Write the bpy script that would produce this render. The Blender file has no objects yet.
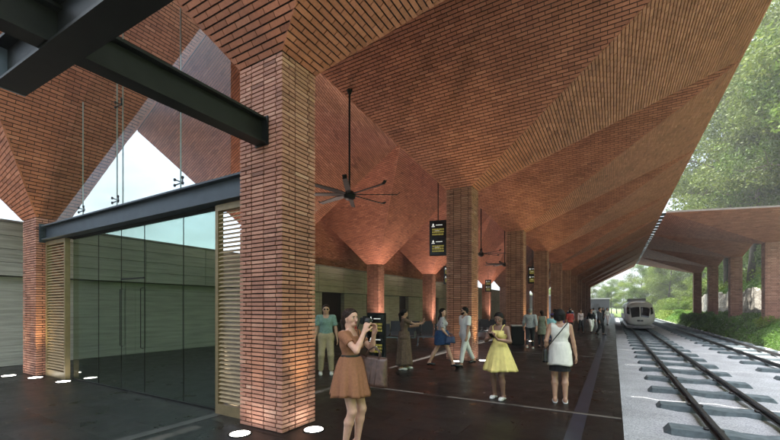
import bpy, math, random
import numpy as np
from mathutils import Vector, Matrix
random.seed(7); rng = np.random.default_rng(7)
SC = bpy.context.scene
COL = SC.collection
PI = math.pi
R = math.radians

# ------------------------------------------------------------------ helpers
def tag(o, label=None, cat=None, group=None, kind=None):
    if label: o['label'] = label
    if cat: o['category'] = cat
    if group: o['group'] = group
    if kind: o['kind'] = kind
    return o

def empty(name, loc=(0, 0, 0), rz=0.0, label=None, cat=None, group=None):
    o = bpy.data.objects.new(name, None)
    o.empty_display_size = 0.2
    COL.objects.link(o)
    o.location = loc; o.rotation_euler = (0, 0, rz)
    return tag(o, label, cat, group)

def children(o): return list(o.children)

def copy_tree(o, parent=None):
    kids = list(o.children)
    c = o.copy(); COL.objects.link(c)
    if parent is not None: c.parent = parent
    for ch in kids: copy_tree(ch, c)
    return c

class MB:
    """collects geometry, then links it as one mesh object"""
    def __init__(s):
        s.v = []; s.f = []; s.m = []; s.t = []; s.tone = 0.5; s.sm = []
        s.smooth = False
    def add(s, verts, faces, mi=0, tone=None):
        b = len(s.v); s.v.extend([tuple(p) for p in verts])
        t = s.tone if tone is None else tone
        s.t.extend([t] * len(verts))
        for f in faces:
            s.f.append(tuple(i + b for i in f)); s.m.append(mi); s.sm.append(s.smooth)
    def box(s, x0, x1, y0, y1, z0, z1, mi=0, tone=None):
        s.add([(x0,y0,z0),(x1,y0,z0),(x1,y1,z0),(x0,y1,z0),(x0,y0,z1),(x1,y0,z1),(x1,y1,z1),(x0,y1,z1)],
              [(0,3,2,1),(4,5,6,7),(0,1,5,4),(1,2,6,5),(2,3,7,6),(3,0,4,7)], mi, tone)
    def bbox(s, x0, x1, y0, y1, z0, z1, b=0.01, mi=0, tone=None):
        """box with chamfered edges (all 12)"""
        xs=(x0,x1); ys=(y0,y1); zs=(z0,z1); V=[]; idx={}
        for i in (0,1):
            for j in (0,1):
                for k in (0,1):
                    sx=1 if i==0 else -1; sy=1 if j==0 else -1; sz=1 if k==0 else -1
                    for a in range(3):
                        p=[xs[i]+sx*b, ys[j]+sy*b, zs[k]+sz*b]; p[a]=(xs[i],ys[j],zs[k])[a]
                        idx[(i,j,k,a)]=len(V); V.append(tuple(p))
        F=[]
        g=lambda i,j,k,a: idx[(i,j,k,a)]
        F.append((g(0,0,0,0),g(0,0,1,0),g(0,1,1,0),g(0,1,0,0))); F.append((g(1,0,0,0),g(1,1,0,0),g(1,1,1,0),g(1,0,1,0)))
        F.append((g(0,0,0,1),g(1,0,0,1),g(1,0,1,1),g(0,0,1,1))); F.append((g(0,1,0,1),g(0,1,1,1),g(1,1,1,1),g(1,1,0,1)))
        F.append((g(0,0,0,2),g(0,1,0,2),g(1,1,0,2),g(1,0,0,2))); F.append((g(0,0,1,2),g(1,0,1,2),g(1,1,1,2),g(0,1,1,2)))
        for j in (0,1):
            for k in (0,1): F.append((g(0,j,k,1),g(1,j,k,1),g(1,j,k,2),g(0,j,k,2)))
        for i in (0,1):
            for k in (0,1): F.append((g(i,0,k,0),g(i,1,k,0),g(i,1,k,2),g(i,0,k,2)))
            for j in (0,1): F.append((g(i,j,0,0),g(i,j,1,0),g(i,j,1,1),g(i,j,0,1)))
            for j in (0,1):
                for k in (0,1): F.append((g(i,j,k,0),g(i,j,k,1),g(i,j,k,2)))
        s.add(V,F,mi,tone)
    def tube(s, pts, rad, n=8, mi=0, cap=True, tone=None):
        pts=[Vector(p) for p in pts]
        if not hasattr(rad,'__len__'): rad=[rad]*len(pts)
        V=[];F=[]; up=None
        for i,p in enumerate(pts):
            d=(pts[min(i+1,len(pts)-1)]-pts[max(i-1,0)]).normalized()
            if up is None:
                up=Vector((0,0,1)) if abs(d.z)<0.9 else Vector((1,0,0))
            a=d.cross(up).normalized(); b=a.cross(d).normalized(); up=b
            for k in range(n):
                t=2*PI*k/n; V.append(p+(a*math.cos(t)+b*math.sin(t))*rad[i])
        for i in range(len(pts)-1):
            for k in range(n):
                F.append((i*n+k,i*n+(k+1)%n,(i+1)*n+(k+1)%n,(i+1)*n+k))
        if cap:
            F.append(tuple(range(n))[::-1]); F.append(tuple((len(pts)-1)*n+k for k in range(n)))
        s.add(V,F,mi,tone)
    def loft(s, rings, mi=0, cap=True, close=True, tone=None):
        n=len(rings[0]); V=[p for r in rings for p in r]; F=[]
        for i in range(len(rings)-1):
            for k in range(n if close else n-1):
                F.append((i*n+k,i*n+(k+1)%n,(i+1)*n+(k+1)%n,(i+1)*n+k))
        if cap: F.append(tuple(range(n))[::-1]); F.append(tuple((len(rings)-1)*n+k for k in range(n)))
        s.add(V,F,mi,tone)
    def mesh(s, name, mats):
        me=bpy.data.meshes.new(name)
        me.from_pydata(s.v,[],s.f)
        for m in (mats if isinstance(mats,(list,tuple)) else [mats]): me.materials.append(m)
        if len(me.polygons)==len(s.m): 
            me.polygons.foreach_set('material_index',s.m)
            me.polygons.foreach_set('use_smooth',s.sm)
        a=me.attributes.new('tone','FLOAT','POINT'); a.data.foreach_set('value',s.t)
        me.update(); return me
    def build(s, name, mats, parent=None):
        return link(name, s.mesh(name,mats), parent)

def link(name, me, parent=None):
    o=bpy.data.objects.new(name,me); COL.objects.link(o)
    if parent is not None: o.parent=parent
    return o

# ------------------------------------------------------------------ materials
def mat(name): 
    m=bpy.data.materials.new(name); m.use_nodes=True
    nt=m.node_tree; b=nt.nodes['Principled BSDF']
    return m,nt,b
def N(nt,t,**k):
    n=nt.nodes.new(t)
    for a,v in k.items():
        if a.startswith('i_'):
            key=a[2:].replace('_',' ')
            n.inputs[int(key) if key.isdigit() else key].default_value=v
        else: setattr(n,a,v)
    return n
def ramp(nt,fac,stops):
    r=nt.nodes.new('ShaderNodeValToRGB'); el=r.color_ramp.elements
    while len(el)<len(stops): el.new(0.5)
    for e,(p,c) in zip(el,stops): e.position=p; e.color=(*c,1) if len(c)==3 else c
    nt.links.new(fac,r.inputs[0]); return r.outputs[0]
def mix(nt,f,a,b,mode='MIX'):
    n=nt.nodes.new('ShaderNodeMix'); n.data_type='RGBA'; n.blend_type=mode
    for i,x in ((0,f),(6,a),(7,b)):
        if hasattr(x,'links') or hasattr(x,'is_linked'): nt.links.new(x,n.inputs[i])
        else: n.inputs[i].default_value=x if i==0 else ((*x,1) if len(x)==3 else x)
    return n.outputs[2]
def bump(nt,b,h,strength=.3,dist=.01):
    n=N(nt,'ShaderNodeBump'); n.inputs['Strength'].default_value=strength; n.inputs['Distance'].default_value=dist
    nt.links.new(h,n.inputs['Height']); nt.links.new(n.outputs[0],b.inputs['Normal'])
def simple(name,col,rough=.6,metal=0,noise=.15,scale=8,bumpy=0,spec=.5):
    m,nt,b=mat(name)
    tc=N(nt,'ShaderNodeTexCoord'); nz=N(nt,'ShaderNodeTexNoise'); nz.inputs['Scale'].default_value=scale; nz.inputs['Detail'].default_value=6
    nt.links.new(tc.outputs['Object'],nz.inputs['Vector'])
    c0=tuple(max(0,c*(1-noise)) for c in col); c1=tuple(min(1,c*(1+noise)) for c in col)
    nt.links.new(ramp(nt,nz.outputs[0],[(.3,c0),(.7,c1)]),b.inputs['Base Color'])
    b.inputs['Roughness'].default_value=rough; b.inputs['Metallic'].default_value=metal
    b.inputs['Specular IOR Level'].default_value=spec
    if bumpy: bump(nt,b,nz.outputs[0],bumpy,.02)
    return m
def emis(name,col,st):
    m,nt,b=mat(name); b.inputs['Base Color'].default_value=(*col,1); b.inputs['Emission Color'].default_value=(*col,1); b.inputs['Emission Strength'].default_value=st
    return m

def brick_mat(name,stops,grime=.5):
    m,nt,b=mat(name)
    at=N(nt,'ShaderNodeAttribute',attribute_name='tone')
    tc=N(nt,'ShaderNodeTexCoord'); geo=N(nt,'ShaderNodeNewGeometry')
    nz=N(nt,'ShaderNodeTexNoise'); nz.inputs['Scale'].default_value=1.1; nz.inputs['Detail'].default_value=8; nz.inputs['Roughness'].default_value=.65
    nt.links.new(geo.outputs['Position'],nz.inputs['Vector'])
    n2=N(nt,'ShaderNodeTexNoise'); n2.inputs['Scale'].default_value=38; n2.inputs['Detail'].default_value=5
    nt.links.new(geo.outputs['Position'],n2.inputs['Vector'])
    c=ramp(nt,at.outputs['Fac'],stops)
    c=mix(nt,grime,c,ramp(nt,nz.outputs[0],[(.3,(.55,.5,.5)),(.55,(1,1,1)),(.75,(1.0,1.0,1.0))]),'MULTIPLY')
    c=mix(nt,.5,c,ramp(nt,n2.outputs[0],[(.3,(.6,.6,.6)),(.6,(1,1,1))]),'MULTIPLY')
    nt.links.new(c,b.inputs['Base Color']); b.inputs['Roughness'].default_value=.72
    bump(nt,b,n2.outputs[0],.6,.006)
    return m
BR=[(0,(.18,.09,.07)),(.25,(.30,.15,.115)),(.55,(.38,.20,.155)),(.8,(.46,.27,.21)),(1,(.55,.40,.33))]
M={}
M['brick']=brick_mat('fired_brick',[(0,(.20,.074,.046)),(.3,(.31,.120,.070)),(.6,(.40,.160,.095)),(1,(.52,.25,.16))],.6)
BR=[(0,(.20,.09,.062)),(.3,(.34,.155,.105)),(.6,(.43,.205,.14)),(.9,(.50,.27,.19)),(1,(.55,.34,.25))]
M['brick_pale']=brick_mat('pale_weathered_brick',BR,.8)
M['mortar']=simple('dark_recessed_mortar',(.018,.012,.010),.97,noise=.3,scale=20)
M['shell']=simple('roof_shell_concrete',(.25,.2,.18),.9,noise=.2,scale=2)
M['steel_dark']=simple('dark_painted_steel',(.007,.008,.007),.5,noise=.3,scale=5,spec=.25)
M['steel_blue']=simple('blue_grey_painted_steel',(.028,.040,.052),.45,noise=.2,scale=5)
M['black']=simple('black_powder_coat',(.009,.009,.010),.55,spec=.2)
M['iron']=simple('rail_steel',(.035,.033,.033),.42,metal=.5,noise=.3,scale=14,bumpy=.1)
M['louvre']=simple('bronze_louvre_metal',(.33,.25,.15),.45,metal=.2,noise=.15,scale=6)
M['frame']=simple('bronze_frame',(.2,.15,.08),.45,metal=.3)
M['lamp']=emis('lit_uplight_lens',(1,.95,.85),6)
M['chrome']=simple('stainless_fitting',(.45,.45,.46),.25,metal=1,noise=.05)

def stone_mat():
    m,nt,b=mat('striated_travertine')
    geo=N(nt,'ShaderNodeNewGeometry'); mp=N(nt,'ShaderNodeMapping'); mp.inputs['Scale'].default_value=(1,.5,9)
    nt.links.new(geo.outputs['Position'],mp.inputs[0])
    nz=N(nt,'ShaderNodeTexNoise'); nz.inputs['Scale'].default_value=2.2; nz.inputs['Detail'].default_value=8; nt.links.new(mp.outputs[0],nz.inputs['Vector'])
    n2=N(nt,'ShaderNodeTexNoise'); n2.inputs['Scale'].default_value=.6; n2.inputs['Detail'].default_value=5; nt.links.new(geo.outputs['Position'],n2.inputs['Vector'])
    wv=N(nt,'ShaderNodeTexWave',bands_direction='Z'); wv.inputs['Scale'].default_value=1.6; wv.inputs['Distortion'].default_value=1.2; wv.inputs['Detail'].default_value=3
    nt.links.new(geo.outputs['Position'],wv.inputs['Vector'])
    c=ramp(nt,nz.outputs[0],[(.25,(.25,.25,.225)),(.5,(.36,.36,.33)),(.75,(.45,.45,.41))])
    c=mix(nt,.25,c,ramp(nt,wv.outputs[0],[(0,(.6,.6,.6)),(.4,(1,1,1))]),'MULTIPLY')
    c=mix(nt,.5,c,ramp(nt,n2.outputs[0],[(.35,(.7,.7,.68)),(.6,(1,1,1))]),'MULTIPLY')
    nt.links.new(c,b.inputs['Base Color']); b.inputs['Roughness'].default_value=.8; bump(nt,b,nz.outputs[0],.4,.02)
    return m
M['stone']=stone_mat()

def paving_mat():
    m,nt,b=mat('polished_black_basalt')
    geo=N(nt,'ShaderNodeNewGeometry'); 
    bt=N(nt,'ShaderNodeTexBrick'); bt.offset=.5; bt.squash=1
    for k,v in (('Scale',1.0),('Mortar Size',.006),('Mortar Smooth',.2),('Brick Width',1.2),('Row Height',.6),('Bias',0.0)): bt.inputs[k].default_value=v if k!='Mortar Size' else .012
    bt.inputs['Color1'].default_value=(.2,.2,.2,1); bt.inputs['Color2'].default_value=(.9,.9,.9,1); bt.inputs['Mortar'].default_value=(0,0,0,1)
    nt.links.new(geo.outputs['Position'],bt.inputs['Vector'])
    nz=N(nt,'ShaderNodeTexNoise'); nz.inputs['Scale'].default_value=2.2; nz.inputs['Detail'].default_value=9; nz.inputs['Roughness'].default_value=.7; nt.links.new(geo.outputs['Position'],nz.inputs['Vector'])
    n2=N(nt,'ShaderNodeTexNoise'); n2.inputs['Scale'].default_value=45; n2.inputs['Detail'].default_value=4; nt.links.new(geo.outputs['Position'],n2.inputs['Vector'])
    c=ramp(nt,bt.outputs['Color'],[(0,(.001,.001,.001)),(.15,(.0035,.0035,.0036)),(.9,(.014,.0135,.013))])
    c=mix(nt,.7,c,ramp(nt,nz.outputs[0],[(.3,(.45,.45,.45)),(.7,(1.3,1.28,1.25))]),'MULTIPLY')
    c=mix(nt,.5,c,ramp(nt,n2.outputs[0],[(.35,(.6,.6,.6)),(.65,(1.2,1.2,1.2))]),'MULTIPLY')
    nt.links.new(c,b.inputs['Base Color'])
    r=ramp(nt,nz.outputs[0],[(.3,(.22,)*3),(.7,(.48,)*3)]); nt.links.new(r,b.inputs['Roughness'])
    b.inputs['Specular IOR Level'].default_value=.22
    bp=N(nt,'ShaderNodeBump'); bp.inputs['Strength'].default_value=.5; bp.inputs['Distance'].default_value=.004
    bp2=N(nt,'ShaderNodeBump'); bp2.inputs['Strength'].default_value=.25; bp2.inputs['Distance'].default_value=.004
    inv=N(nt,'ShaderNodeMath',operation='SUBTRACT'); inv.inputs[0].default_value=1; nt.links.new(bt.outputs['Fac'],inv.inputs[1])
    nt.links.new(inv.outputs[0],bp.inputs['Height']); nt.links.new(n2.outputs[0],bp2.inputs['Height']); nt.links.new(bp.outputs[0],bp2.inputs['Normal']); nt.links.new(bp2.outputs[0],b.inputs['Normal'])
    return m
M['paving']=paving_mat()

def ballast_mat():
    m,nt,b=mat('pale_grey_fine_ballast')
    geo=N(nt,'ShaderNodeNewGeometry')
    vo=N(nt,'ShaderNodeTexVoronoi'); vo.inputs['Scale'].default_value=42; nt.links.new(geo.outputs['Position'],vo.inputs['Vector'])
    nz=N(nt,'ShaderNodeTexNoise'); nz.inputs['Scale'].default_value=.9; nz.inputs['Detail'].default_value=6; nt.links.new(geo.outputs['Position'],nz.inputs['Vector'])
    bw=N(nt,'ShaderNodeRGBToBW'); nt.links.new(vo.outputs['Color'],bw.inputs[0])
    c=ramp(nt,bw.outputs[0],[(.1,(.28,.285,.30)),(.5,(.42,.422,.44)),(.9,(.56,.56,.57))])
    c=mix(nt,.6,c,ramp(nt,nz.outputs[0],[(.3,(.62,.61,.60)),(.65,(1,1,1))]),'MULTIPLY')
    nt.links.new(c,b.inputs['Base Color']); b.inputs['Roughness'].default_value=.95
    bump(nt,b,vo.outputs['Distance'],.7,.012)
    return m
M['ballast']=ballast_mat()
M['sleeper']=simple('blue_grey_concrete_sleeper',(.10,.125,.135),.8,noise=.35,scale=5,bumpy=.3)

def front_fresnel(nt,ior):
    f=N(nt,'ShaderNodeFresnel'); f.inputs[0].default_value=ior; g=N(nt,'ShaderNodeNewGeometry')
    i=N(nt,'ShaderNodeMath',operation='SUBTRACT'); i.inputs[0].default_value=1; nt.links.new(g.outputs['Backfacing'],i.inputs[1])
    m=N(nt,'ShaderNodeMath',operation='MULTIPLY'); nt.links.new(f.outputs[0],m.inputs[0]); nt.links.new(i.outputs[0],m.inputs[1]); return m
def glass_mat():
    m,nt,b=mat('green_tinted_glass')
    nt.nodes.remove(b); out=nt.nodes['Material Output']
    tr=N(nt,'ShaderNodeBsdfTransparent'); tr.inputs[0].default_value=(.60,.70,.64,1)
    gl=N(nt,'ShaderNodeBsdfGlossy'); gl.inputs['Roughness'].default_value=.02; gl.inputs[0].default_value=(.9,.95,.93,1)
    fr=front_fresnel(nt,1.5)
    mx=N(nt,'ShaderNodeMixShader'); nt.links.new(fr.outputs[0],mx.inputs[0]); nt.links.new(tr.outputs[0],mx.inputs[1]); nt.links.new(gl.outputs[0],mx.inputs[2])
    nt.links.new(mx.outputs[0],out.inputs[0]); return m
M['glass']=glass_mat()
def glass_clear():
    m,nt,b=mat('clear_glass')
    nt.nodes.remove(b); out=nt.nodes['Material Output']
    tr=N(nt,'ShaderNodeBsdfTransparent'); tr.inputs[0].default_value=(.93,.96,.95,1)
    gl=N(nt,'ShaderNodeBsdfGlossy'); gl.inputs['Roughness'].default_value=.02
    fr=front_fresnel(nt,1.35)
    mx=N(nt,'ShaderNodeMixShader'); nt.links.new(fr.outputs[0],mx.inputs[0]); nt.links.new(tr.outputs[0],mx.inputs[1]); nt.links.new(gl.outputs[0],mx.inputs[2])
    nt.links.new(mx.outputs[0],out.inputs[0]); return m
M['glass_clear']=glass_clear()

def leaf_mat(name,stops,tr=.35):
    m,nt,b=mat(name)
    at=N(nt,'ShaderNodeAttribute',attribute_name='tone'); c=ramp(nt,at.outputs['Fac'],stops)
    nt.links.new(c,b.inputs['Base Color']); b.inputs['Roughness'].default_value=.6; b.inputs['Specular IOR Level'].default_value=.25
    t=N(nt,'ShaderNodeBsdfTranslucent'); nt.links.new(c,t.inputs[0])
    mx=N(nt,'ShaderNodeMixShader'); mx.inputs[0].default_value=tr
    nt.links.new(b.outputs[0],mx.inputs[1]); nt.links.new(t.outputs[0],mx.inputs[2]); nt.links.new(mx.outputs[0],nt.nodes['Material Output'].inputs[0])
    return m
M['leaf_a']=leaf_mat('broad_leaf',[(0,(.04,.075,.016)),(.5,(.09,.15,.03)),(1,(.16,.23,.05))])
M['leaf_b']=leaf_mat('olive_leaf',[(0,(.05,.08,.02)),(.5,(.11,.155,.035)),(1,(.20,.24,.07))])
M['leaf_c']=leaf_mat('yellow_green_leaf',[(0,(.08,.13,.018)),(.5,(.15,.215,.03)),(1,(.24,.30,.05))])
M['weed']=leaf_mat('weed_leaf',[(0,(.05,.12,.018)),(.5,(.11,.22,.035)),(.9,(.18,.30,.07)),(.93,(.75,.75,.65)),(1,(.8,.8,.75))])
M['bark']=simple('grey_brown_bark',(.07,.058,.045),.95,noise=.4,scale=6,bumpy=.5)
def grass_mat():
    m,nt,b=mat('grassy_hill_soil')
    geo=N(nt,'ShaderNodeNewGeometry'); nz=N(nt,'ShaderNodeTexNoise'); nz.inputs['Scale'].default_value=.5; nz.inputs['Detail'].default_value=10; nz.inputs['Roughness'].default_value=.75
    nt.links.new(geo.outputs['Position'],nz.inputs['Vector'])
    nt.links.new(ramp(nt,nz.outputs[0],[(.3,(.03,.045,.012)),(.5,(.08,.13,.022)),(.7,(.15,.21,.04))]),b.inputs['Base Color'])
    b.inputs['Roughness'].default_value=.95; bump(nt,b,nz.outputs[0],1,.3); return m
M['grass']=grass_mat()
M['soil']=simple('dry_earth',(.16,.13,.10),.95,noise=.3,scale=.7)
M['ashlar']=None
def ashlar():
    m,nt,b=mat('pale_rubble_stone')
    geo=N(nt,'ShaderNodeNewGeometry'); mp=N(nt,'ShaderNodeMapping'); mp.inputs['Scale'].default_value=(1,.8,2.0); nt.links.new(geo.outputs['Position'],mp.inputs[0])
    vo=N(nt,'ShaderNodeTexVoronoi'); vo.inputs['Scale'].default_value=2.0; nt.links.new(mp.outputs[0],vo.inputs['Vector'])
    ve=N(nt,'ShaderNodeTexVoronoi',feature='DISTANCE_TO_EDGE'); ve.inputs['Scale'].default_value=2.0; nt.links.new(mp.outputs[0],ve.inputs['Vector'])
    bw=N(nt,'ShaderNodeRGBToBW'); nt.links.new(vo.outputs['Color'],bw.inputs[0])
    c=ramp(nt,bw.outputs[0],[(.1,(.28,.25,.21)),(.5,(.42,.39,.34)),(.9,(.58,.55,.49))])
    c=mix(nt,1.0,c,ramp(nt,ve.outputs[0],[(0,(.3,.28,.25)),(.06,(1,1,1))]),'MULTIPLY')
    nz=N(nt,'ShaderNodeTexNoise'); nz.inputs['Scale'].default_value=.7; nz.inputs['Detail'].default_value=8; nt.links.new(geo.outputs['Position'],nz.inputs['Vector'])
    c=mix(nt,.8,c,ramp(nt,nz.outputs[0],[(.35,(.4,.38,.33)),(.55,(1,1,1))]),'MULTIPLY')
    nt.links.new(c,b.inputs['Base Color']); b.inputs['Roughness'].default_value=.9; bump(nt,b,ve.outputs[0],.8,.05); return m
M['ashlar']=ashlar()
M['stripe']=simple('navy_glazed_paving',(.016,.022,.034),.3,noise=.3,scale=3)

# ------------------------------------------------------------------ bricks
CH=.06
def col_mesh(name,wx,wy,z0,z1,ch=CH,bl=.25):
    m=MB(); g=.018; d=.03
    m.box(-wx/2+d,wx/2-d,-wy/2+d,wy/2-d,z0-.02,z1,1)
    n=int(round((z1-z0)/ch)); ch=(z1-z0)/n
    for r in range(n):
        a=z0+r*ch+g/2; b=a+ch-g
        for side in range(4):
            L,W=(wx,wy) if side%2==0 else (wy,wx)
            full=((r+side)%2==0)
            e=L/2 if full else L/2-.12
            u=-e; k=0
            first=bl
            cuts=[-e]; u=-e+ (bl if full else bl*.5)
            while u<e-.08: cuts.append(u); u+=bl
            cuts.append(e)
            for i in range(len(cuts)-1):
                u0=cuts[i]+g/2*(1 if i else 0); u1=cuts[i+1]-g/2*(1 if i<len(cuts)-2 else 0)
                dd=random.uniform(-.004,.003)
                dep0=W/2-.12 if full else W/2-.03; dep1=W/2+dd
                if not full: 
                    if i==0: u0+=g
                    if i==len(cuts)-2: u1-=g
                if side==0: bx=(u0,u1,-dep1,-dep0)
                elif side==2: bx=(u0,u1,dep0,dep1)
                elif side==1: bx=(dep0,dep1,u0,u1)
                else: bx=(-dep1,-dep0,u0,u1)
                j=random.uniform(-.0015,.0015)
                m.box(bx[0],bx[1],bx[2],bx[3],a+j,b+j,0,min(1,max(0,random.gauss(.5,.17))))
    return m.mesh(name,[M['brick_pale'],M['mortar']])

def vault_mesh(name, wx, wy, zc, corners, ch=.085, bl=.27):
    """inverted brick pyramid growing out of a column head. corners: (-x,-y),(+x,-y),(+x,+y),(-x,+y) rim points, local"""
    m=MB(); hx,hy=wx/2,wy/2
    base=[Vector((-hx,-hy,zc)),Vector((hx,-hy,zc)),Vector((hx,hy,zc)),Vector((-hx,hy,zc))]
    cor=[Vector(c) for c in corners]
    up=Vector((0,0,.03)); th=Vector((0,0,.16))
    # shell: lower skin (mortar), upper skin, rim
    V=[p+up for p in base]+[p+up for p in cor]+[p+th for p in base]+[p+th for p in cor]
    F=[];Fm=[]
    NG=14
    for i in range(4):
        j=(i+1)%4; vs=[]; fs=[]
        for a in range(NG+1):
            for b_ in range(NG+1):
                t=a/NG; vs.append(base[i].lerp(cor[i],t).lerp(base[j].lerp(cor[j],t),b_/NG)+up)
        for a in range(NG):
            for b_ in range(NG): q=a*(NG+1)+b_; fs.append((q,q+NG+1,q+NG+2,q+1))
        m.add(vs,fs,1)
    F2=[]
    for i in range(4):
        j=(i+1)%4
        F2.append((8+i,8+j,12+j,12+i)); F2.append((4+i,12+i,12+j,4+j))
    F2.append((8,9,10,11)[::-1])
    m.add(V,F2,2)
    g=.013
    for i in range(4):
        b0,b1,t0,t1=base[i],base[(i+1)%4],cor[i],cor[(i+1)%4]
        ax=0 if i%2==0 else 1
        L0=((t0-b0)-Vector(((t0-b0).x if ax==0 else 0,(t0-b0).y if ax==1 else 0,0))).length
        L1=((t1-b1)-Vector(((t1-b1).x if ax==0 else 0,(t1-b1).y if ax==1 else 0,0))).length
        L=(L0+L1)/2; n=int(round(L/ch))
        mid=(t0+t1)/2-(b0+b1)/2
        nrm=(b1-b0).cross(mid).normalized()
        if nrm.z>0: nrm=-nrm
        def P(t,f,o):
            return b0.lerp(t0,t).lerp(b1.lerp(t1,t),f)+nrm*o
        def ends(t): return b0[ax]+(t0[ax]-b0[ax])*t, b1[ax]+(t1[ax]-b1[ax])*t
        for r in range(n):
            ta=(r+.020/ch/2)/n; tb=(r+1-.020/ch/2)/n
            ua0,ua1=ends(ta); ub0,ub1=ends(tb)
            sg=1 if ua1>ua0 else -1
            lo=min(ua0,ub0) if sg>0 else min(ua1,ub1); hi=max(ua1,ub1) if sg>0 else max(ua0,ub0)
            u=math.floor(lo/bl)*bl+(bl/2 if r%2 else 0)-bl
            while u<hi:
                c0=u+g/2; c1=u+bl-g/2; u+=bl
                A0,A1=(min(ua0,ua1),max(ua0,ua1)); B0,B1=(min(ub0,ub1),max(ub0,ub1))
                a0=min(max(c0,A0),A1); a1=min(max(c1,A0),A1); q0=min(max(c0,B0),B1); q1=min(max(c1,B0),B1)
                if a1-a0<.004 and q1-q0<.004: continue
                def f(uu,e0,e1): return (uu-e0)/(e1-e0)
                o=.0+random.uniform(-.002,.003)
                pts=[(ta,f(a0,ua0,ua1)),(ta,f(a1,ua0,ua1)),(tb,f(q1,ub0,ub1)),(tb,f(q0,ub0,ub1))]
                vs=[P(t,ff,o) for t,ff in pts]+[P(t,ff,-.04) for t,ff in pts]
                m.add(vs,[(0,1,2,3),(0,4,5,1),(1,5,6,2),(2,6,7,3),(3,7,4,0)],0,min(1,max(0,random.gauss(.45,.13))))
    return m.mesh(name,[M['brick'],M['mortar'],M['shell']])

SKYS=.14; SUNS=5.0; EXPO=2.05
# ------------------------------------------------------------------ setting
def struct(name,mb,m): return tag(mb.build(name,m),kind='structure')
m=MB(); m.box(-18,.12,-12,118,-.6,0.0); m.box(.12,.121,-12,118,-.6,-.001); struct('platform_paving',m,M['paving'])
m=MB(); m.box(-.56,-.36,-12,118,-.02,.004); struct('platform_edge_strip',m,M['stripe'])
sun_stripe=simple('sun_stripe_paint',(.030,.029,.027),.4,noise=.35,scale=3)  # paler tone paints the sunlight stripes that fall too faintly on black paving
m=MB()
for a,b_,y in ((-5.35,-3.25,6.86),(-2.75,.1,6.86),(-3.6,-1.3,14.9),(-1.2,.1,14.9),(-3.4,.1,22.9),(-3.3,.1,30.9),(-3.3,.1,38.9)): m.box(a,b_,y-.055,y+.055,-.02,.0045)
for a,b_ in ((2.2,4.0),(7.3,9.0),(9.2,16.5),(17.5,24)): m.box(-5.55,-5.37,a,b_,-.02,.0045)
struct('painted_sun_stripes',m,sun_stripe)
m=MB()
m.add([(-900,-300,-1.35),(1200,-300,-1.35),(1200,1500,-1.35),(-900,1500,-1.35)],[(0,1,2,3)]); struct('ground',m,M['soil'])
# ballast bed, gently uneven
def ballast_sheet():
    m=MB(); m.smooth=True
    xs=np.linspace(.1,9.9,28); ys=np.concatenate([np.linspace(-12,40,130),np.linspace(40.8,170,80)])
    V=[];F=[]
    for j,y in enumerate(ys):
        for i,x in enumerate(xs):
            V.append((x,y,-1.2+.018*math.sin(x*3.1+y*1.3)+.012*math.sin(x*7.3-y*2.9)+.01*math.sin(y*5.1)))
    n=len(xs)
    for j in range(len(ys)-1):
        for i in range(n-1): F.append((j*n+i,j*n+i+1,(j+1)*n+i+1,(j+1)*n+i))
    m.add(V,F); return m
struct('track_bed',ballast_sheet(),M['ballast'])

# hillside terrain
def hz(x,y):
    w=1/(1+math.exp((y-100)/4.0))     # behind the rubble wall / open slope
    s=0
    if x<10.6: base=-1.25+1.3*max(0,(x-9.4)/1.2)
    else: base=.05+.03*(x-10.6)
    back=base
    if x>15.3: back=3.7+.85*(x-15.3)-(.35*(x-40) if x>40 else 0)
    elif x>14.9: back=.2+(x-14.9)/.4*3.5
    front=base+ (.42*max(0,x-12))
    if x>24: front+=.25*(x-24)
    h=w*back+(1-w)*front
    if x>12: h+=.5*math.sin(x*.31+y*.13)*min(1,(x-12)/6)
    if x>80: h-=(x-80)*.3
    return h
def terrain():
    m=MB(); m.smooth=True
    xs=[9.4,9.9,10.6,12,13.5,14.9,15.35,17,19,22,26,30,36,44,55,70,90,120,180]; ys=list(np.arange(-20,96,6))+list(np.arange(96,106,1.5))+list(np.arange(108,330,10))
    V=[(x,y,hz(x,y)) for y in ys for x in xs]; n=len(xs)
    F=[(j*n+i,j*n+i+1,(j+1)*n+i+1,(j+1)*n+i) for j in range(len(ys)-1) for i in range(n-1)]
    m.add(V,F); return m
struct('hillside',terrain(),M['grass'])
# far low ground with grass beyond the platform end
m=MB(); m.add([(-120,118,-.9),(9.6,118,-.9),(9.6,700,-.6),(-120,700,14)],[(0,1,2,3)]); struct('far_ground',m,M['grass'])

# ------------------------------------------------------------------ columns and vaults
PITCH=8.0; WX,WY=.86,.66
XC1=-4.30; YC0=4.04; XC2=-12.80
GP=.025
hallg='brick columns and vaults beside the platform'
ordn=['first','second','third','fourth','fifth','sixth','seventh','eighth','ninth','tenth','eleventh','twelfth']
def place_unit(name,x,y,cm,vm,label,group):
    r=empty(name,(x,y,0),0,label,'brick column',group)
    link('column',cm,r); link('vault',vm,r)
    return r
RX=7.8      # rim reach to the tracks (X=3.5)
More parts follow.
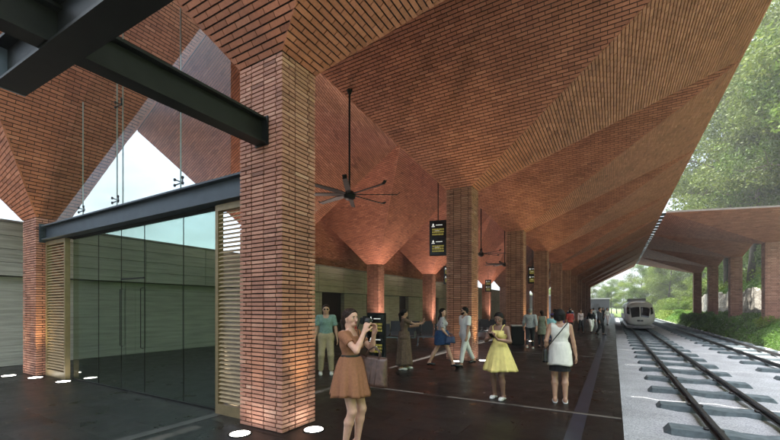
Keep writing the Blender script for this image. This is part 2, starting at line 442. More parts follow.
# row 1
c_a=col_mesh('column',WX,WY,0,5.19)
y0,y1=-4.04+GP,3.96-GP
v_a=vault_mesh('vault',WX,WY,5.19,[(-3.7,y0,9.85),(RX,y0,9.55),(RX,y1,9.55),(-3.7,y1,9.55)])
place_unit('brick_vault_column',XC1,YC0,c_a,v_a,'nearest and largest brick column, lit lavender and ochre, with the steel beams running into it','brick vault columns beside the platform')
c_b=col_mesh('column',WX,WY,0,5.55)
v_b=vault_mesh('vault',WX,WY,5.55,[(-4.0,y0,9.55),(RX,y0,9.55),(RX,y1,9.55),(-4.0,y1,9.55)])
rest={1:'second brick column along the platform edge, behind the man in white, under the widest brick vault',
 2:'third brick column along the platform, just behind the black litter bin',
 3:'fourth brick column along the platform, behind the man in the grey shirt',
 4:'fifth brick column along the platform, behind the woman in the grey green dress',
 5:'sixth brick column along the platform, behind the child in the purple cap',
 6:'seventh brick column from the camera along the platform, small with distance'}
for k in range(1,11):
    lab=rest.get(k,'%s brick column from the camera in the long row beside the platform'%ordn[k])
    if k==10: lab='farthest brick column of the long platform row, at the end of the canopy'
    place_unit('brick_vault_column',XC1,YC0+PITCH*k,c_b,v_b,lab,'brick vault columns beside the platform')
# row 2 (hall)
c_c=col_mesh('column',WX,WY,0,3.95)
yy0,yy1=-4.04+.012,3.96-.012
v_c=vault_mesh('vault',WX,WY,3.95,[(-3.6,yy0,9.6),(3.75,yy0,12.4),(3.75,yy1,12.4),(-3.6,yy1,8.75)])
place_unit('brick_vault_column',XC2,YC0,c_c,v_c,'left brick column beside the louvred panel with a tall flaring brick vault','brick vault columns of the hall')
c_d=col_mesh('column',WX,WY,0,4.35)
v_d=vault_mesh('vault',WX,WY,4.35,[(-3.6,yy0,8.75),(3.75,yy0,12.38),(4.0,yy1,9.6),(-3.6,yy1,8.9)])
place_unit('brick_vault_column',XC2,YC0+8,c_d,v_d,'hall brick column hidden behind the nearest column, its pale vault showing past the dark beam','brick vault columns of the hall')
v_e=vault_mesh('vault',WX,WY,4.35,[(-3.6,yy0,8.9),(4.0,yy0,9.6),(4.0,yy1,9.6),(-3.6,yy1,8.9)])
hl={2:'smooth lit hall column directly behind the black totem display',3:'hall column to the left of the woman in the denim skirt',
 4:'hall column seen in the gap right of the second platform column',5:'hall column seen just left of the third platform column'}
for k in range(2,11):
    place_unit('brick_vault_column',XC2,YC0+PITCH*k,c_d,v_e,hl.get(k,'%s hall column deep behind the platform row, almost hidden'%ordn[k]),'brick vault columns of the hall')
# right platform canopy
c_r=col_mesh('column',1.0,1.0,-.6,7.2,ch=.12,bl=.4)
v_r=vault_mesh('vault',1.0,1.0,7.2,[(-7.8,-5.5,9.55),(.9,-5.5,9.0),(.9,5.5,9.0),(-7.8,5.5,9.55)],ch=.14,bl=.42)
rl=['rightmost brick column of the canopy across the tracks','second brick column from the right under the far side canopy','third brick column from the right under the far side canopy','leftmost brick column under the canopy across the tracks']
for k in range(4):
    u_=place_unit('brick_vault_column',11.6,44.5+11.1*k,c_r,v_r,rl[k],'brick vault columns across the tracks')
    for q in range(7):
        bm_=MB(); bm_.box(-8.12,-7.79,-.45,.45,9.56,9.64); o_=bm_.build('gap_bracket',M['steel_dark'],u_); o_.location=(0,-4.7+q*1.57,0)

# ------------------------------------------------------------------ travertine wall on the left and in the hall
def wallx(Y0,Y1,z0,z1,x,th,step,mi=0,mb=None):
    mb=mb or MB(); y=Y0
    while y<Y1-.01:
        e=min(y+step,Y1); mb.bbox(x-th,x,y+.008,e-.008,z0,z1,.008,mi,random.random()); y=e
    return mb
w=empty('travertine_wall',(0,0,0),0,'long pale striated stone wall with a projecting upper band, behind the glass and the hall','wall')
a=MB()
for r in range(4): wallx(-14,92,2.62+r*.385,2.62+(r+1)*.385-.01,-14.95,.35,2.4,0,a)
a.box(-15.4,-15.1,-14,92,2.62,4.15,0); a.build('upper_band',M['stone'],w)
b=MB()
gaps=[(17.7,19.9),(22.5,23.6),(27.3,28.9),(33,35.5),(41,44),(52,55),(64,67)]
y=-14
for g0,g1 in gaps+[(92,92)]:
    wallx(y,g0,0,2.6,-15.12,.3,2.1,0,b); y=g1
b.box(-15.6,-15.44,-14,92,0,2.64,1); b.box(-15.5,-15.30,-14,92,2.601,2.66,1); b.build('lower_panels',[M['stone'],M['black']],w)
m=MB(); m.box(-15.3,-14.93,-14,92,4.16,4.22); m.build('coping',simple('grey_coping',(.2,.2,.19),.8),w)
for i,(g0,g1) in enumerate(gaps):
    d=MB(); d.box(-15.42,-15.38,g0+.04,g1-.04,.02,2.56); dd=d.build('doorway_leaf',M['black'],w)
# brick infill above the wall inside the hall
def brick_wall_mesh(Y0,Y1,z0,z1f,x):
    m=MB(); m.add([(x-.2,Y0,z0),(x-.2,Y1,z0),(x-.2,Y1,z1f(Y1)),(x-.2,Y0,z1f(Y0)),(x-.02,Y0,z0),(x-.02,Y1,z0),(x-.02,Y1,z1f(Y1)),(x-.02,Y0,z1f(Y0))],[(0,1,2,3),(4,7,6,5),(0,4,5,1),(3,2,6,7),(0,3,7,4),(1,5,6,2)],1)
    r=0; z=z0
    while z<z1f(Y0):
        y=Y0+(.15 if r%2 else 0)
        while y<Y1:
            if z+.08<z1f(y): m.box(x-.03,x+random.uniform(-.003,.003),y+.007,min(y+.29,Y1),z+.006,z+.08,0,min(1,max(0,random.gauss(.55,.18))))
            y+=.3
        z+=.086; r+=1
    return m
bw=brick_wall_mesh(12.2,44,4.23,lambda y:8.2,-15.25).build('brick_infill_wall',[M['brick'],M['mortar']])
tag(bw,'terracotta brick wall above the stone band at the back of the hall','wall')

# ------------------------------------------------------------------ steel beams
def ibeam(mb,p0,p1,w,h,tf=.03,tw=.03,mi=0):
    """horizontal I-beam between two points at top centre"""
    p0=Vector(p0); p1=Vector(p1); d=(p1-p0).normalized(); s=d.cross(Vector((0,0,1))).normalized()
    def bx(a0,a1,z0,z1):
        vs=[]
        for p in (p0,p1):
            for (a,z) in ((a0,z0),(a1,z0),(a1,z1),(a0,z1)): vs.append(p+s*a+Vector((0,0,z)))
        mb.add(vs,[(0,1,2,3),(7,6,5,4),(0,4,5,1),(1,5,6,2),(2,6,7,3),(3,7,4,0)],mi)
    bx(-w/2,w/2,-tf,0); bx(-w/2,w/2,-h,-h+tf); bx(-tw/2,tw/2,-h+tf,-tf)
r=empty('steel_portal_beam',(-8.5,3.9,3.75),0,'blue grey steel I-beam spanning above the glass screen from the left column to the nearest column','beam')
m=MB(); ibeam(m,(-3.80,0,0),(3.77,0,0),.22,.36); m.build('beam_section',M['steel_blue'],r)
m=MB()
for sx in (-3.84,3.81): m.box(sx-.012+(.0),sx+.012,-.14,.14,-.42,.05)
for sx in (-3.82,3.79):
    for dz in (-.1,-.26):
        for dy in (-.08,.08): m.tube([(sx-.03,dy,dz),(sx+.03,dy,dz)],.014,6)
m.build('end_plate',M['steel_blue'],r)
r=empty('steel_tie_beam',(-4.25,0,4.35),0,'dark steel I-beam running into the front of the nearest brick column','beam')
m=MB(); ibeam(m,(0,-5,0),(0,3.68,0),.20,.36); m.build('beam_section',M['steel_dark'],r)
m=MB(); m.box(-.13,.13,3.683,3.70,-.38,.02); m.build('end_plate',M['steel_dark'],r)
r=empty('steel_cross_beam',(-4.25,1.44,4.375),R(1.5),'black steel cross beam with a tapered tip overhead at the top left corner','beam')
m=MB()
def taperbox(mb,x0,x1,y0,y1,z0a,z0b,z1):
    mb.add([(x0,y0,z0a),(x1,y0,z0b),(x1,y1,z0b),(x0,y1,z0a),(x0,y0,z1),(x1,y0,z1),(x1,y1,z1),(x0,y1,z1)],[(0,3,2,1),(4,5,6,7),(0,1,5,4),(1,2,6,5),(2,3,7,6),(3,0,4,7)])
m.box(-.14,7,-.12,.13,-.405,-.380); m.box(-.14,7,-.12,.13,.002,.03); m.box(-.14,7,-.02,.02,-.379,.001)
taperbox(m,-1.15,-.14,-.12,.13,-.405,-.405,-.38)
taperbox(m,-1.15,-.14,-.12,.13,.002,.002,.03); m.box(-1.15,-.14,-.015,.015,-.379,.001)
m.build('beam_section',M['steel_dark'],r)
m=MB(); m.box(-1.17,-1.151,-.12,.13,-.41,.04); m.build('end_plate',simple('worn_grey_steel',(.12,.15,.18),.35,metal=.3),r)

# ------------------------------------------------------------------ glass screen between the left and nearest columns
gy=4.02
r=empty('glass_screen',(-8.5,gy,0),0,'green tinted glass doors and panes under the blue grey beam between two brick columns','glass screen')
xs=[-2.62,-1.35,-.35,.55,1.85,2.9]
for i in range(5):
    m=MB(); m.box(xs[i]+.012,xs[i+1]-.012,-.006,.006,.03,3.33); m.build('glass_pane',M['glass'],r)
m=MB()
for x in xs[1:-1]: m.box(x-.0022,x+.0022,-.008,.008,.02,3.33)
m.box(-2.62,2.9,-.03,.03,.0,.03); m.box(-4.0,3.76,-.03,.03,3.365,3.42); m.box(-2.62,2.9,-.02,.02,3.33,3.364); m.build('door_rail',M['steel_dark'],r)
for x in (-.30,.50): m=MB(); m.tube([(x,-.006,.9),(x,-.05,.92),(x,-.05,2.08),(x,-.006,2.1)],.009,8); m.build('door_handle',M['steel_dark'],r)
m=MB(); m.box(-.35,.55,-.014,.014,2.28,2.31); m.build('transom',M['steel_dark'],r)
# clear glazing above the beam with spider fittings
r=empty('upper_glazing',(-8.5,3.92,3.78),0,'frameless clear glazing with thin vertical fins above the blue grey beam','glazing')
ux=[-3.4,-1.9,-.35,1.9,3.3]
tops=[1.2,2.6,3.6,4.6,2.4]
for i in range(4):
    m=MB(); x0,x1=ux[i]+.01,ux[i+1]-.01; t0,t1=tops[i],tops[i+1]
    m.add([(x0,-.006,0),(x1,-.006,0),(x1,-.006,t1),(x0,-.006,t0),(x0,.006,0),(x1,.006,0),(x1,.006,t1),(x0,.006,t0)],[(0,1,2,3),(5,4,7,6),(0,4,5,1),(1,5,6,2),(2,6,7,3),(3,7,4,0)])
    m.build('glass_pane',M['glass_clear'],r)
m=MB()
for x,t in list(zip(ux,tops))[1:4]: m.box(x-.006,x+.006,.008,.03,0,t)
m.box(-.12,-.108,.008,.03,0,3.55)
m.build('glass_fin',simple('fin_edge',(.25,.28,.27),.3),r)
for x,z in ((-1.9,.1),(-.35,.1),(1.9,.1),(-.22,2.05)):
    m=MB()
    for dx in (-.12,.12):
        for dz in (-.0,.1): m.tube([(x,.05,z+.05),(x+dx,-.02,z+dz)],.012,6); m.tube([(x+dx,-.03,z+dz),(x+dx,-.01,z+dz)],.028,8)
    m.build('spider_fitting',M['steel_dark'],r)

# louvred panels
def louvre(x0,x1,label):
    r=empty('louvred_panel',((x0+x1)/2,3.93,0),0,label,'louvred panel','louvred panels')
    w=(x1-x0)/2; m=MB()
    m.box(-w,-w+.07,-.05,.05,.0,3.36); m.box(w-.07,w,-.05,.05,.0,3.36); m.box(-w+.07,w-.07,-.05,.05,.0,.16); m.box(-w+.07,w-.07,-.05,.05,3.26,3.36); m.build('panel_frame',M['frame'],r)
    m=MB(); z=.2
    while z<3.22:
        m.add([(-w+.07,-.04,z),(w-.07,-.04,z),(w-.07,.03,z+.045),(-w+.07,.03,z+.045),(-w+.07,-.04,z+.008),(w-.07,-.04,z+.008),(w-.07,.03,z+.053),(-w+.07,.03,z+.053)],[(0,3,2,1),(4,5,6,7),(0,1,5,4),(2,3,7,6),(0,4,7,3),(1,2,6,5)])
        z+=.068
    m.build('slats',M['louvre'],r)
louvre(-12.32,-11.18,'bronze louvred panel against the left brick column')
louvre(-5.55,-4.77,'narrow bronze louvred panel against the nearest brick column')

# ------------------------------------------------------------------ recessed uplights with spot lamps, those in the hall added as fill
def uplight(x,y,label,power=9,col=(1,.72,.42),aim=None,spot=70):
    r=empty('ground_uplight',(x,y,0),0,label,'uplight','round uplights set in the paving')
    m=MB(); n=24
    rg=[[ (rr*math.cos(2*PI*k/n),rr*math.sin(2*PI*k/n),z) for k in range(n)] for rr,z in ((.16,.0),(.16,.009),(.135,.009),(.13,.006))]
    m.loft(rg,cap=False); m.build('bezel',M['steel_dark'],r)
    m=MB(); m.add([(.131*math.cos(2*PI*k/n),.131*math.sin(2*PI*k/n),.007) for k in range(n)],[tuple(range(n))]); m.build('lens',M['lamp'],r)
    if power:
        L=bpy.data.lights.new('uplight_lamp','SPOT'); L.energy=power; L.color=col; L.spot_size=R(spot); L.spot_blend=.8; L.shadow_soft_size=.12 if power<500 else .4
        lo=bpy.data.objects.new('uplight_lamp',L); COL.objects.link(lo); lo.parent=r; lo.location=(0,0,.03)
        d=Vector(aim or (0,0,1)); lo.rotation_euler=d.to_track_quat('-Z','Y').to_euler()
    return r
UP=[(-4.36,3.42,'round uplight in front of the nearest column, by its lavender face',(0,.12,1),12),
    (-3.62,4.06,'round uplight at the right foot of the nearest brick column',(-.06,0,1),50),
    (-13.0,3.38,'round uplight in front of the left brick column',(0,.1,1),25),
    (-12.1,3.62,'round uplight at the foot of the louvred panel beside the left column',(-.05,.03,1),120),
    (-10.9,3.75,'round uplight outside the glass, right of the left louvred panel',(0,0,1),10),
    (-3.6,12.04,'round uplight at the right foot of the second platform column',(-.05,0,1),140),
    (-4.3,11.4,'round uplight in front of the second platform column',(0,.1,1),15),
    (-3.6,20.04,'round uplight at the right foot of the third platform column',(-.035,0,1),200),
    (-3.6,28.04,'round uplight at the right foot of the fourth platform column',(-.035,0,1),160)]
for x,y,l,a,p in UP: uplight(x,y,l,p,(1,.76,.36),a,50)
for k in range(1,6): uplight(XC2+.8,YC0+8*k-.5,['','added fill uplight hidden behind the nearest column','added fill uplight beside the hall column behind the totem','added fill uplight beside the hall column near the benches','added fill uplight beside the fifth hall column','added fill uplight beside the sixth hall column'][k],800,(1,.72,.60),(.35,-.1,1),130)  # strong fill lamps added along the hall row to brighten its vaults

# ------------------------------------------------------------------ tracks
def rail_mesh(mb,x,y0,y1,zt):
    prof=[(-.075,-.15),(.075,-.15),(.075,-.135),(.014,-.12),(.014,-.045),(.038,-.035),(.038,-.004),(.030,0),(-.030,0),(-.038,-.004),(-.038,-.035),(-.014,-.045),(-.014,-.12),(-.075,-.135)]
    prof=[(a*1.25,b) for a,b in prof]
    mb.loft([[(x+a,y,zt+b) for a,b in prof] for y in (y0,y1)])
def track(cx,gauge,label,slen,w0):
    r=empty('railway_track',(cx,0,-.92),0,label,'railway track','railway tracks')
    for s in (-1,1):
        m=MB(); rail_mesh(m,s*gauge/2,-11,165,0); m.build('rail',M['iron'],r)
    m=MB(); w=.36; h=.2; ln=slen/2
    def ring(x,wt,zt): return [(x,-w,-.40),(x,w,-.40),(x,w*wt,zt),(x,-w*wt,zt)]
    m.loft([ring(-ln,.55,-.30),ring(-ln+.13,.72,-.155),ring(-.4,.76,-.150),ring(-.2,.7,-.175),ring(.2,.7,-.175),ring(.4,.76,-.150),ring(ln-.13,.72,-.155),ring(ln,.55,-.30)])
    me=m.mesh('sleeper',M['sleeper'])
    fm=MB()
    fm.bbox(-.05,.05,-.07,.07,-.15,-.10,.015)
    fme=fm.mesh('rail_fastening',M['iron'])
    y=-8.9
    i=0
    while i<66:
        s=link('sleeper',me,r); s.location=(random.uniform(-.04,.04),y+random.uniform(-.03,.03),0); s.rotation_euler=(0,0,random.uniform(-.012,.012))
        if y>0 and y<26:
            for q in (-1,1):
                for e in (-1,1): f=link('rail_fastening',fme,s); f.location=(q*gauge/2+e*.13,0,0)
        y+=2.5; i+=1
    return r
track(2.68,1.435,'near railway track with thick dark sleepers beside the platform, leading to the train',3.3,0)
track(7.35,1.5,'far railway track beside the planted bank',3.5,0)
# slit drains / light cable trough between tracks
# ------------------------------------------------------------------ rubble wall on the right bank
m=MB(); ys=np.arange(18,99,1.0)
rings=[]
for y in ys:
    h=3.9+.25*math.sin(y*.7)+.15*math.sin(y*2.1); j=.08*math.sin(y*1.9)
    rings.append([(15.35,y,-.3),(14.7+j,y,-.3),(14.85+j,y,h*.5),(14.95+j,y,h),(15.45,y,h)])
m.loft(rings,close=True); o=m.build('rubble_retaining_wall',M['ashlar']); tag(o,'pale rubble stone retaining wall behind the plants and right hand columns','wall')
# ------------------------------------------------------------------ implicit-surface figures
def v3(*a): return np.array(a,float)
class Prim:
    __slots__=('a','b','ra','rb','k','s','flat','R')
    def __init__(s,a,b,ra,rb=None,k=.03,sc=(1,1,1),flat=False):
        s.a=np.array(a,float); s.b=np.array(b,float); s.ra=ra; s.rb=ra if rb is None else rb; s.k=k; s.s=np.array(sc,float); s.flat=flat
    def grow(s,e,k=None): 
        return Prim(s.a,s.b,s.ra+e,s.rb+e,s.k if k is None else k,s.s,s.flat)
def sdf_mesh(prims,h,cuts=(),smooth=1,extra=None):
    """smooth union of tapered capsules -> (verts, quads) by surface nets. sc = axis scales (flattening) about a"""
    lo=np.min([np.minimum(p.a,p.b)-max(p.ra,p.rb)/min(p.s) for p in prims],0)-3*h
    hi=np.max([np.maximum(p.a,p.b)+max(p.ra,p.rb)/min(p.s) for p in prims],0)+3*h
    n=np.ceil((hi-lo)/h).astype(int)+1
    D=np.full(n,1.0,np.float32)
    ax=[lo[i]+np.arange(n[i])*h for i in range(3)]
    for p in prims:
        pad=p.k*1.5+3*h
        l=np.minimum(p.a,p.b)-max(p.ra,p.rb)/min(p.s)-pad; u=np.maximum(p.a,p.b)+max(p.ra,p.rb)/min(p.s)+pad
        i0=np.clip(((l-lo)/h).astype(int),0,n-1); i1=np.clip(((u-lo)/h).astype(int)+2,1,n)
        X=ax[0][i0[0]:i1[0]][:,None,None]-p.a[0]; Y=ax[1][i0[1]:i1[1]][None,:,None]-p.a[1]; Z=ax[2][i0[2]:i1[2]][None,None,:]-p.a[2]
        X=X*p.s[0];Y=Y*p.s[1];Z=Z*p.s[2]; d=(p.b-p.a)*p.s; L2=max(float(d@d),1e-9); L=math.sqrt(L2)
        t=(X*d[0]+Y*d[1]+Z*d[2])/L2; tc=np.clip(t,0,1)
        q=np.sqrt((X-tc*d[0])**2+(Y-tc*d[1])**2+(Z-tc*d[2])**2)-(p.ra+(p.rb-p.ra)*tc)
        if p.flat: q=np.maximum(q,(t-1)*L)
        q=q/ max(1.0,(min(p.s)+1)/2)
        S=D[i0[0]:i1[0],i0[1]:i1[1],i0[2]:i1[2]]; k=p.k
        hh=np.maximum(k-np.abs(S-q),0)/k
        D[i0[0]:i1[0],i0[1]:i1[1],i0[2]:i1[2]]=np.minimum(S,q)-hh*hh*k*.25
    for pt,nr in cuts:
        nr=np.array(nr,float); nr/=np.linalg.norm(nr)
        q=(ax[0][:,None,None]-pt[0])*nr[0]+(ax[1][None,:,None]-pt[1])*nr[1]+(ax[2][None,None,:]-pt[2])*nr[2]
        D=np.maximum(D,q)
    if extra is not None: D=extra(D,ax)
    D[0]=D[-1]=1; D[:,0]=D[:,-1]=1; D[:,:,0]=D[:,:,-1]=1
    ins=D<0
    c=np.zeros(np.array(D.shape)-1,int)
    for i in (0,1):
        for j in (0,1):
            for k in (0,1): c+=ins[i:D.shape[0]-1+i,j:D.shape[1]-1+j,k:D.shape[2]-1+k]
    act=(c>0)&(c<8); idx=np.full(act.shape,-1,int); cells=np.argwhere(act); idx[act]=np.arange(len(cells))
    P=np.zeros((len(cells),3)); C=np.zeros(len(cells))
    for axis in range(3):
        o=[a for a in range(3) if a!=axis]
        for i in (0,1):
            for j in (0,1):
                off=np.zeros(3,int); off[o[0]]=i; off[o[1]]=j; a=cells+off; b=a.copy(); b[:,axis]+=1
                da=D[a[:,0],a[:,1],a[:,2]]; db=D[b[:,0],b[:,1],b[:,2]]; m=(da<0)!=(db<0)
                t=np.where(m,da/np.where(m,da-db,1),0); pt=a.astype(float); pt[:,axis]+=t
                P[m]+=pt[m]; C[m]+=1
    P=P/C[:,None]
    V=lo+P*h; Q=[]
    for axis in range(3):
        o=[(axis+1)%3,(axis+2)%3]
        sl=[slice(None)]*3; s2=[slice(None)]*3; sl[axis]=slice(0,-1); s2[axis]=slice(1,None)
        A=ins[tuple(sl)]; B=ins[tuple(s2)]; e=np.argwhere(A!=B)
        e=e[(e[:,o[0]]>0)&(e[:,o[1]]>0)&(e[:,o[0]]<D.shape[o[0]]-1)&(e[:,o[1]]<D.shape[o[1]]-1)]
        fl=A[e[:,0],e[:,1],e[:,2]]
        def g(du,dv):
            q=e.copy(); q[:,o[0]]-=du; q[:,o[1]]-=dv; return idx[q[:,0],q[:,1],q[:,2]]
        q=np.stack([g(1,1),g(0,1),g(0,0),g(1,0)],1); q[~fl]=q[~fl][:,::-1]; Q.append(q)
    Q=np.concatenate(Q)
    for _ in range(smooth):
        S=np.zeros_like(V); K=np.zeros(len(V))
        for a,b in ((0,1),(1,2),(2,3),(3,0)):
            np.add.at(S,Q[:,a],V[Q[:,b]]); np.add.at(K,Q[:,a],1); np.add.at(S,Q[:,b],V[Q[:,a]]); np.add.at(K,Q[:,b],1)
        V=V*.5+.5*S/K[:,None]
    return V,Q
def add_sdf(mb,prims,h,mi=0,cuts=(),smooth=1,xf=None,extra=None):
    V,Q=sdf_mesh(prims,h,cuts,smooth,extra)
    s=mb.smooth; mb.smooth=True; mb.add(V.tolist() if xf is None else [xf(p) for p in V],Q.tolist(),mi); mb.smooth=s

def skin(name,c):
    m,nt,b=mat(name); b.inputs['Base Color'].default_value=(*c,1); b.inputs['Roughness'].default_value=.5
    b.inputs['Subsurface Weight'].default_value=.15; b.inputs['Subsurface Radius'].default_value=(.02,.008,.004); b.inputs['Subsurface Scale'].default_value=.5
    geo=N(nt,'ShaderNodeNewGeometry'); nz=N(nt,'ShaderNodeTexNoise'); nz.inputs['Scale'].default_value=25; nt.links.new(geo.outputs['Position'],nz.inputs['Vector'])
    nt.links.new(ramp(nt,nz.outputs[0],[(.3,tuple(x*.85 for x in c)),(.7,c)]),b.inputs['Base Color']); return m
M['skin_l']=skin('light_skin',(.58,.33,.235)); M['skin_m']=skin('tan_skin',(.42,.235,.155)); M['skin_d']=skin('brown_skin',(.22,.12,.08))
M['hair_b']=simple('dark_brown_hair',(.022,.012,.008),.6,noise=.5,scale=60,bumpy=.6,spec=.2); M['hair_k']=simple('black_hair',(.006,.005,.005),.6,noise=.5,scale=60,bumpy=.6,spec=.2)
M['eyew']=simple('eye_white',(.7,.68,.65),.3); M['eyed']=simple('dark_iris',(.02,.012,.01),.2); M['lip']=simple('lips',(.30,.06,.06),.45)
def cloth(name,c,noise=.12,scale=40,rough=.85,b=.25):
    m=simple(name,c,rough,noise=noise,scale=scale,bumpy=b,spec=.2); nt=m.node_tree; b_=nt.nodes['Principled BSDF']
    tc=N(nt,'ShaderNodeTexCoord'); nz=N(nt,'ShaderNodeTexNoise'); mp=N(nt,'ShaderNodeMapping'); mp.inputs['Scale'].default_value=(1,1,.3); nt.links.new(tc.outputs['Object'],mp.inputs[0]); nz.inputs['Scale'].default_value=11; nz.inputs['Detail'].default_value=3; nz.inputs['Distortion'].default_value=.2
    nt.links.new(mp.outputs[0],nz.inputs['Vector']); bump(nt,b_,nz.outputs[0],.6,.03); return m

def ik(a,c,l1,l2,hint):
    a,c,hint=map(lambda q:np.array(q,float),(a,c,hint)); d=c-a; L=np.linalg.norm(d); L2=min(L,(l1+l2)*.999); u=d/L; c=a+u*L2
    x=(l1*l1-l2*l2+L2*L2)/(2*L2); y=math.sqrt(max(l1*l1-x*x,1e-6)); h=hint-u*(hint@u); h/=max(np.linalg.norm(h),1e-6)
    return a+u*x+h*y, c
def hand_prims(w,d,n,side,curl,sz=1.0,spread=1.0):
    """w wrist, d direction, n palm normal (curl towards n); side: thumb side sign"""
    d=np.array(d,float); d/=np.linalg.norm(d); n=np.array(n,float); n=n-d*(n@d); n/=np.linalg.norm(n); s=np.cross(d,n)*side
    P=[]; w=np.array(w,float)
    for q in (-.024,-.008,.009,.025): P.append(Prim(w+s*q*.5*sz,w+d*.085*sz+s*q*sz,.0145*sz,.0115*sz,.012))
    for i,(q,L) in enumerate(((.029,.068),(.010,.076),(-.009,.070),(-.027,.055))):
        a=w+d*.088*sz+s*q*sz; th=curl*(.8+.12*i); p=a; L*=sz
        for j,f in enumerate((.45,.32,.25)):
            ang=th*(j+1)*.62; dd=d*math.cos(ang)+n*math.sin(ang)+s*(q*1.5*spread*(1-min(1,curl))); b=p+dd/np.linalg.norm(dd)*L*f
            P.append(Prim(p,b,(.0092-.001*j)*sz,(.0085-.001*j)*sz,.006)); p=b
    a=w+d*.02*sz+s*.024*sz; b=a+(d*.035+s*.028+n*.012)*sz; c=b+(d*.034+s*.006+n*(.01+.018*curl))*sz
    P+= [Prim(a,b,.014*sz,.0105*sz,.012),Prim(b,c,.0102*sz,.008*sz,.006)]
    return P

def figure(label, X, Y, yaw, H=1.70, sk='skin_l', female=True, pose=None, top=None, bottom=None, skirt=None, shoes=None, hair=None,
           res=.011, fingers=True, head_yaw=0, head_pitch=0, build_=1.0, sunglasses=False, legs_mat=None, extras=None):
    P=dict(hipw=.088,shw=.165 if female else .186,
        wristL=(-.25,.06,.83),wristR=(.25,.06,.83),elbL=(-.3,-1,-.1),elbR=(.3,-1,-.1),
        ankL=(-.10,0,.08),ankR=(.10,0,.08),kneeL=(0,1,0),kneeR=(0,1,0),toeL=None,toeR=None,
        handL=None,handR=None,palmL=(1,0,0),palmR=(-1,0,0),curlL=.5,curlR=.5,lean=(0,0))
    P.update(pose or {})
    root=empty('person',(X,Y,0),R(yaw),label,'person'); sc=H/1.70; root.scale=(sc,sc,sc)
    lean=np.array([P['lean'][0],P['lean'][1],0.0])
    f=female; B=build_
    hz_=.90; pel=v3(0,0,.95); hipL=v3(-P['hipw'],0,.90); hipR=v3(P['hipw'],0,.90)
    waist=v3(0,0,1.08)+lean*.25; chest=v3(0,.0,1.27)+lean*.65; neckb=v3(0,-.01,1.43)+lean; shL=v3(-P['shw'],-.01,1.395)+lean; shR=v3(P['shw'],-.01,1.395)+lean
    elL,wrL=ik(shL,np.array(P['wristL'],float),.285,.25,P['elbL']); elR,wrR=ik(shR,np.array(P['wristR'],float),.285,.25,P['elbR'])
    knL,anL=ik(hipL,P['ankL'],.43,.41,P['kneeL']); knR,anR=ik(hipR,P['ankR'],.43,.41,P['kneeR'])
    hw=.155 if f else .14
    torso=[Prim(hipL+v3(.01,0,.02),hipR+v3(-.01,0,.02),.105*B,.105*B,.05,(1,1.12,1)),
           Prim(v3(0,0,.98),waist,.118*B if f else .125*B,.098*B if f else .115*B,.06,(1-.1,1.25,1)),
           Prim(waist,chest,.098*B if f else .115*B,.118*B if f else .13*B,.06,(.92,1.28,1)),
           Prim(chest+v3(-.055,0,.02),chest+v3(.055,0,.02),.10*B,.10*B,.05,(1,1.15,1)),
           Prim(shL+v3(.04,0,-.01),shR+v3(-.04,0,-.01),.058*B,.058*B,.05)]
    if f: torso+=[Prim(chest+v3(-.065,.075,.0),chest+v3(-.06,.085,-.01),.05,.05,.03),Prim(chest+v3(.065,.075,.0),chest+v3(.06,.085,-.01),.05,.05,.03)]
    if f: torso+=[Prim(v3(-.06,-.06,.90),v3(.06,-.06,.90),.085,.085,.05)]
    ua=.040 if f else .047
    def arm(sh,el,wr): return [Prim(sh,el,ua*B*1.05,ua*.82*B,.035)],[Prim(el,el+(wr-el)*.35,ua*.82*B,ua*.84*B,.02),Prim(el+(wr-el)*.35,wr,ua*.84*B,.025,.02)]
    uL,lL=arm(shL,elL,wrL); uR,lR=arm(shR,elR,wrR)
    def leg(hp,kn,an):
        u=(an-kn)
        return [Prim(hp,kn,.086*B,.054*B,.05),],[Prim(kn,kn+u*.32+v3(0,-.012,0),.053*B,.056*B,.025),Prim(kn+u*.32+v3(0,-.012,0),an,.056*B,.035,.025)]
    tL,cL=leg(hipL,knL,anL); tR,cR=leg(hipR,knR,anR)
    def foot(an,toe):
        d=v3(0,1,0) if toe is None else np.array(toe,float); d=d/np.linalg.norm(d)
        return [Prim(an+v3(0,-.0,-.01)-d*.03,an-d*.035+v3(0,0,-.045),.036,.032,.02),Prim(an+d*.0+v3(0,0,-.025),an+d*.12+v3(0,0,-.055),.034,.026,.02),Prim(an+d*.09+v3(0,0,-.055),an+d*.15+v3(0,0,-.06),.036,.02,.02,(1,1,1.2))]
    fL,fR=foot(anL,P['toeL']),foot(anR,P['toeR'])
    neck=[Prim(neckb-v3(0,0,.02),neckb+v3(0,.02,.10),.052 if f else .06,.047 if f else .056,.03)]
    # head in its own frame, rotated at the neck
    hb=neckb+v3(0,.015,.07); Rh=Matrix.Rotation(R(head_yaw),3,'Z')@Matrix.Rotation(R(head_pitch),3,'X')
    def HX(p): q=Rh@Vector(p); return np.array(hb)+np.array(q)
    head=[Prim(HX((0,-.015,.115)),HX((0,.012,.108)),.077,.077,.02),Prim(HX((0,.02,.075)),HX((0,.045,.02)),.064,.034,.03),
          Prim(HX((-.012,.062,.010)),HX((.012,.062,.010)),.024,.024,.02),
          Prim(HX((-.03,.045,.062)),HX((.03,.045,.062)),.034,.034,.02),
          Prim(HX((0,.086,.078)),HX((0,.100,.048)),.009,.013,.012),Prim(HX((0,-.02,.05)),HX((0,-.03,.0)),.055,.05,.03),
          Prim(HX((-.074,-.002,.075)),HX((-.072,.0,.048)),.012,.008,.006),Prim(HX((.074,-.002,.075)),HX((.072,.0,.048)),.012,.008,.006)]
    mb=MB(); mats=[M[sk],M['eyew'],M['eyed'],M['lip'],M['hair_k']]
    allp=torso+uL+lL+uR+lR+tL+cL+tR+cR+fL+fR+neck
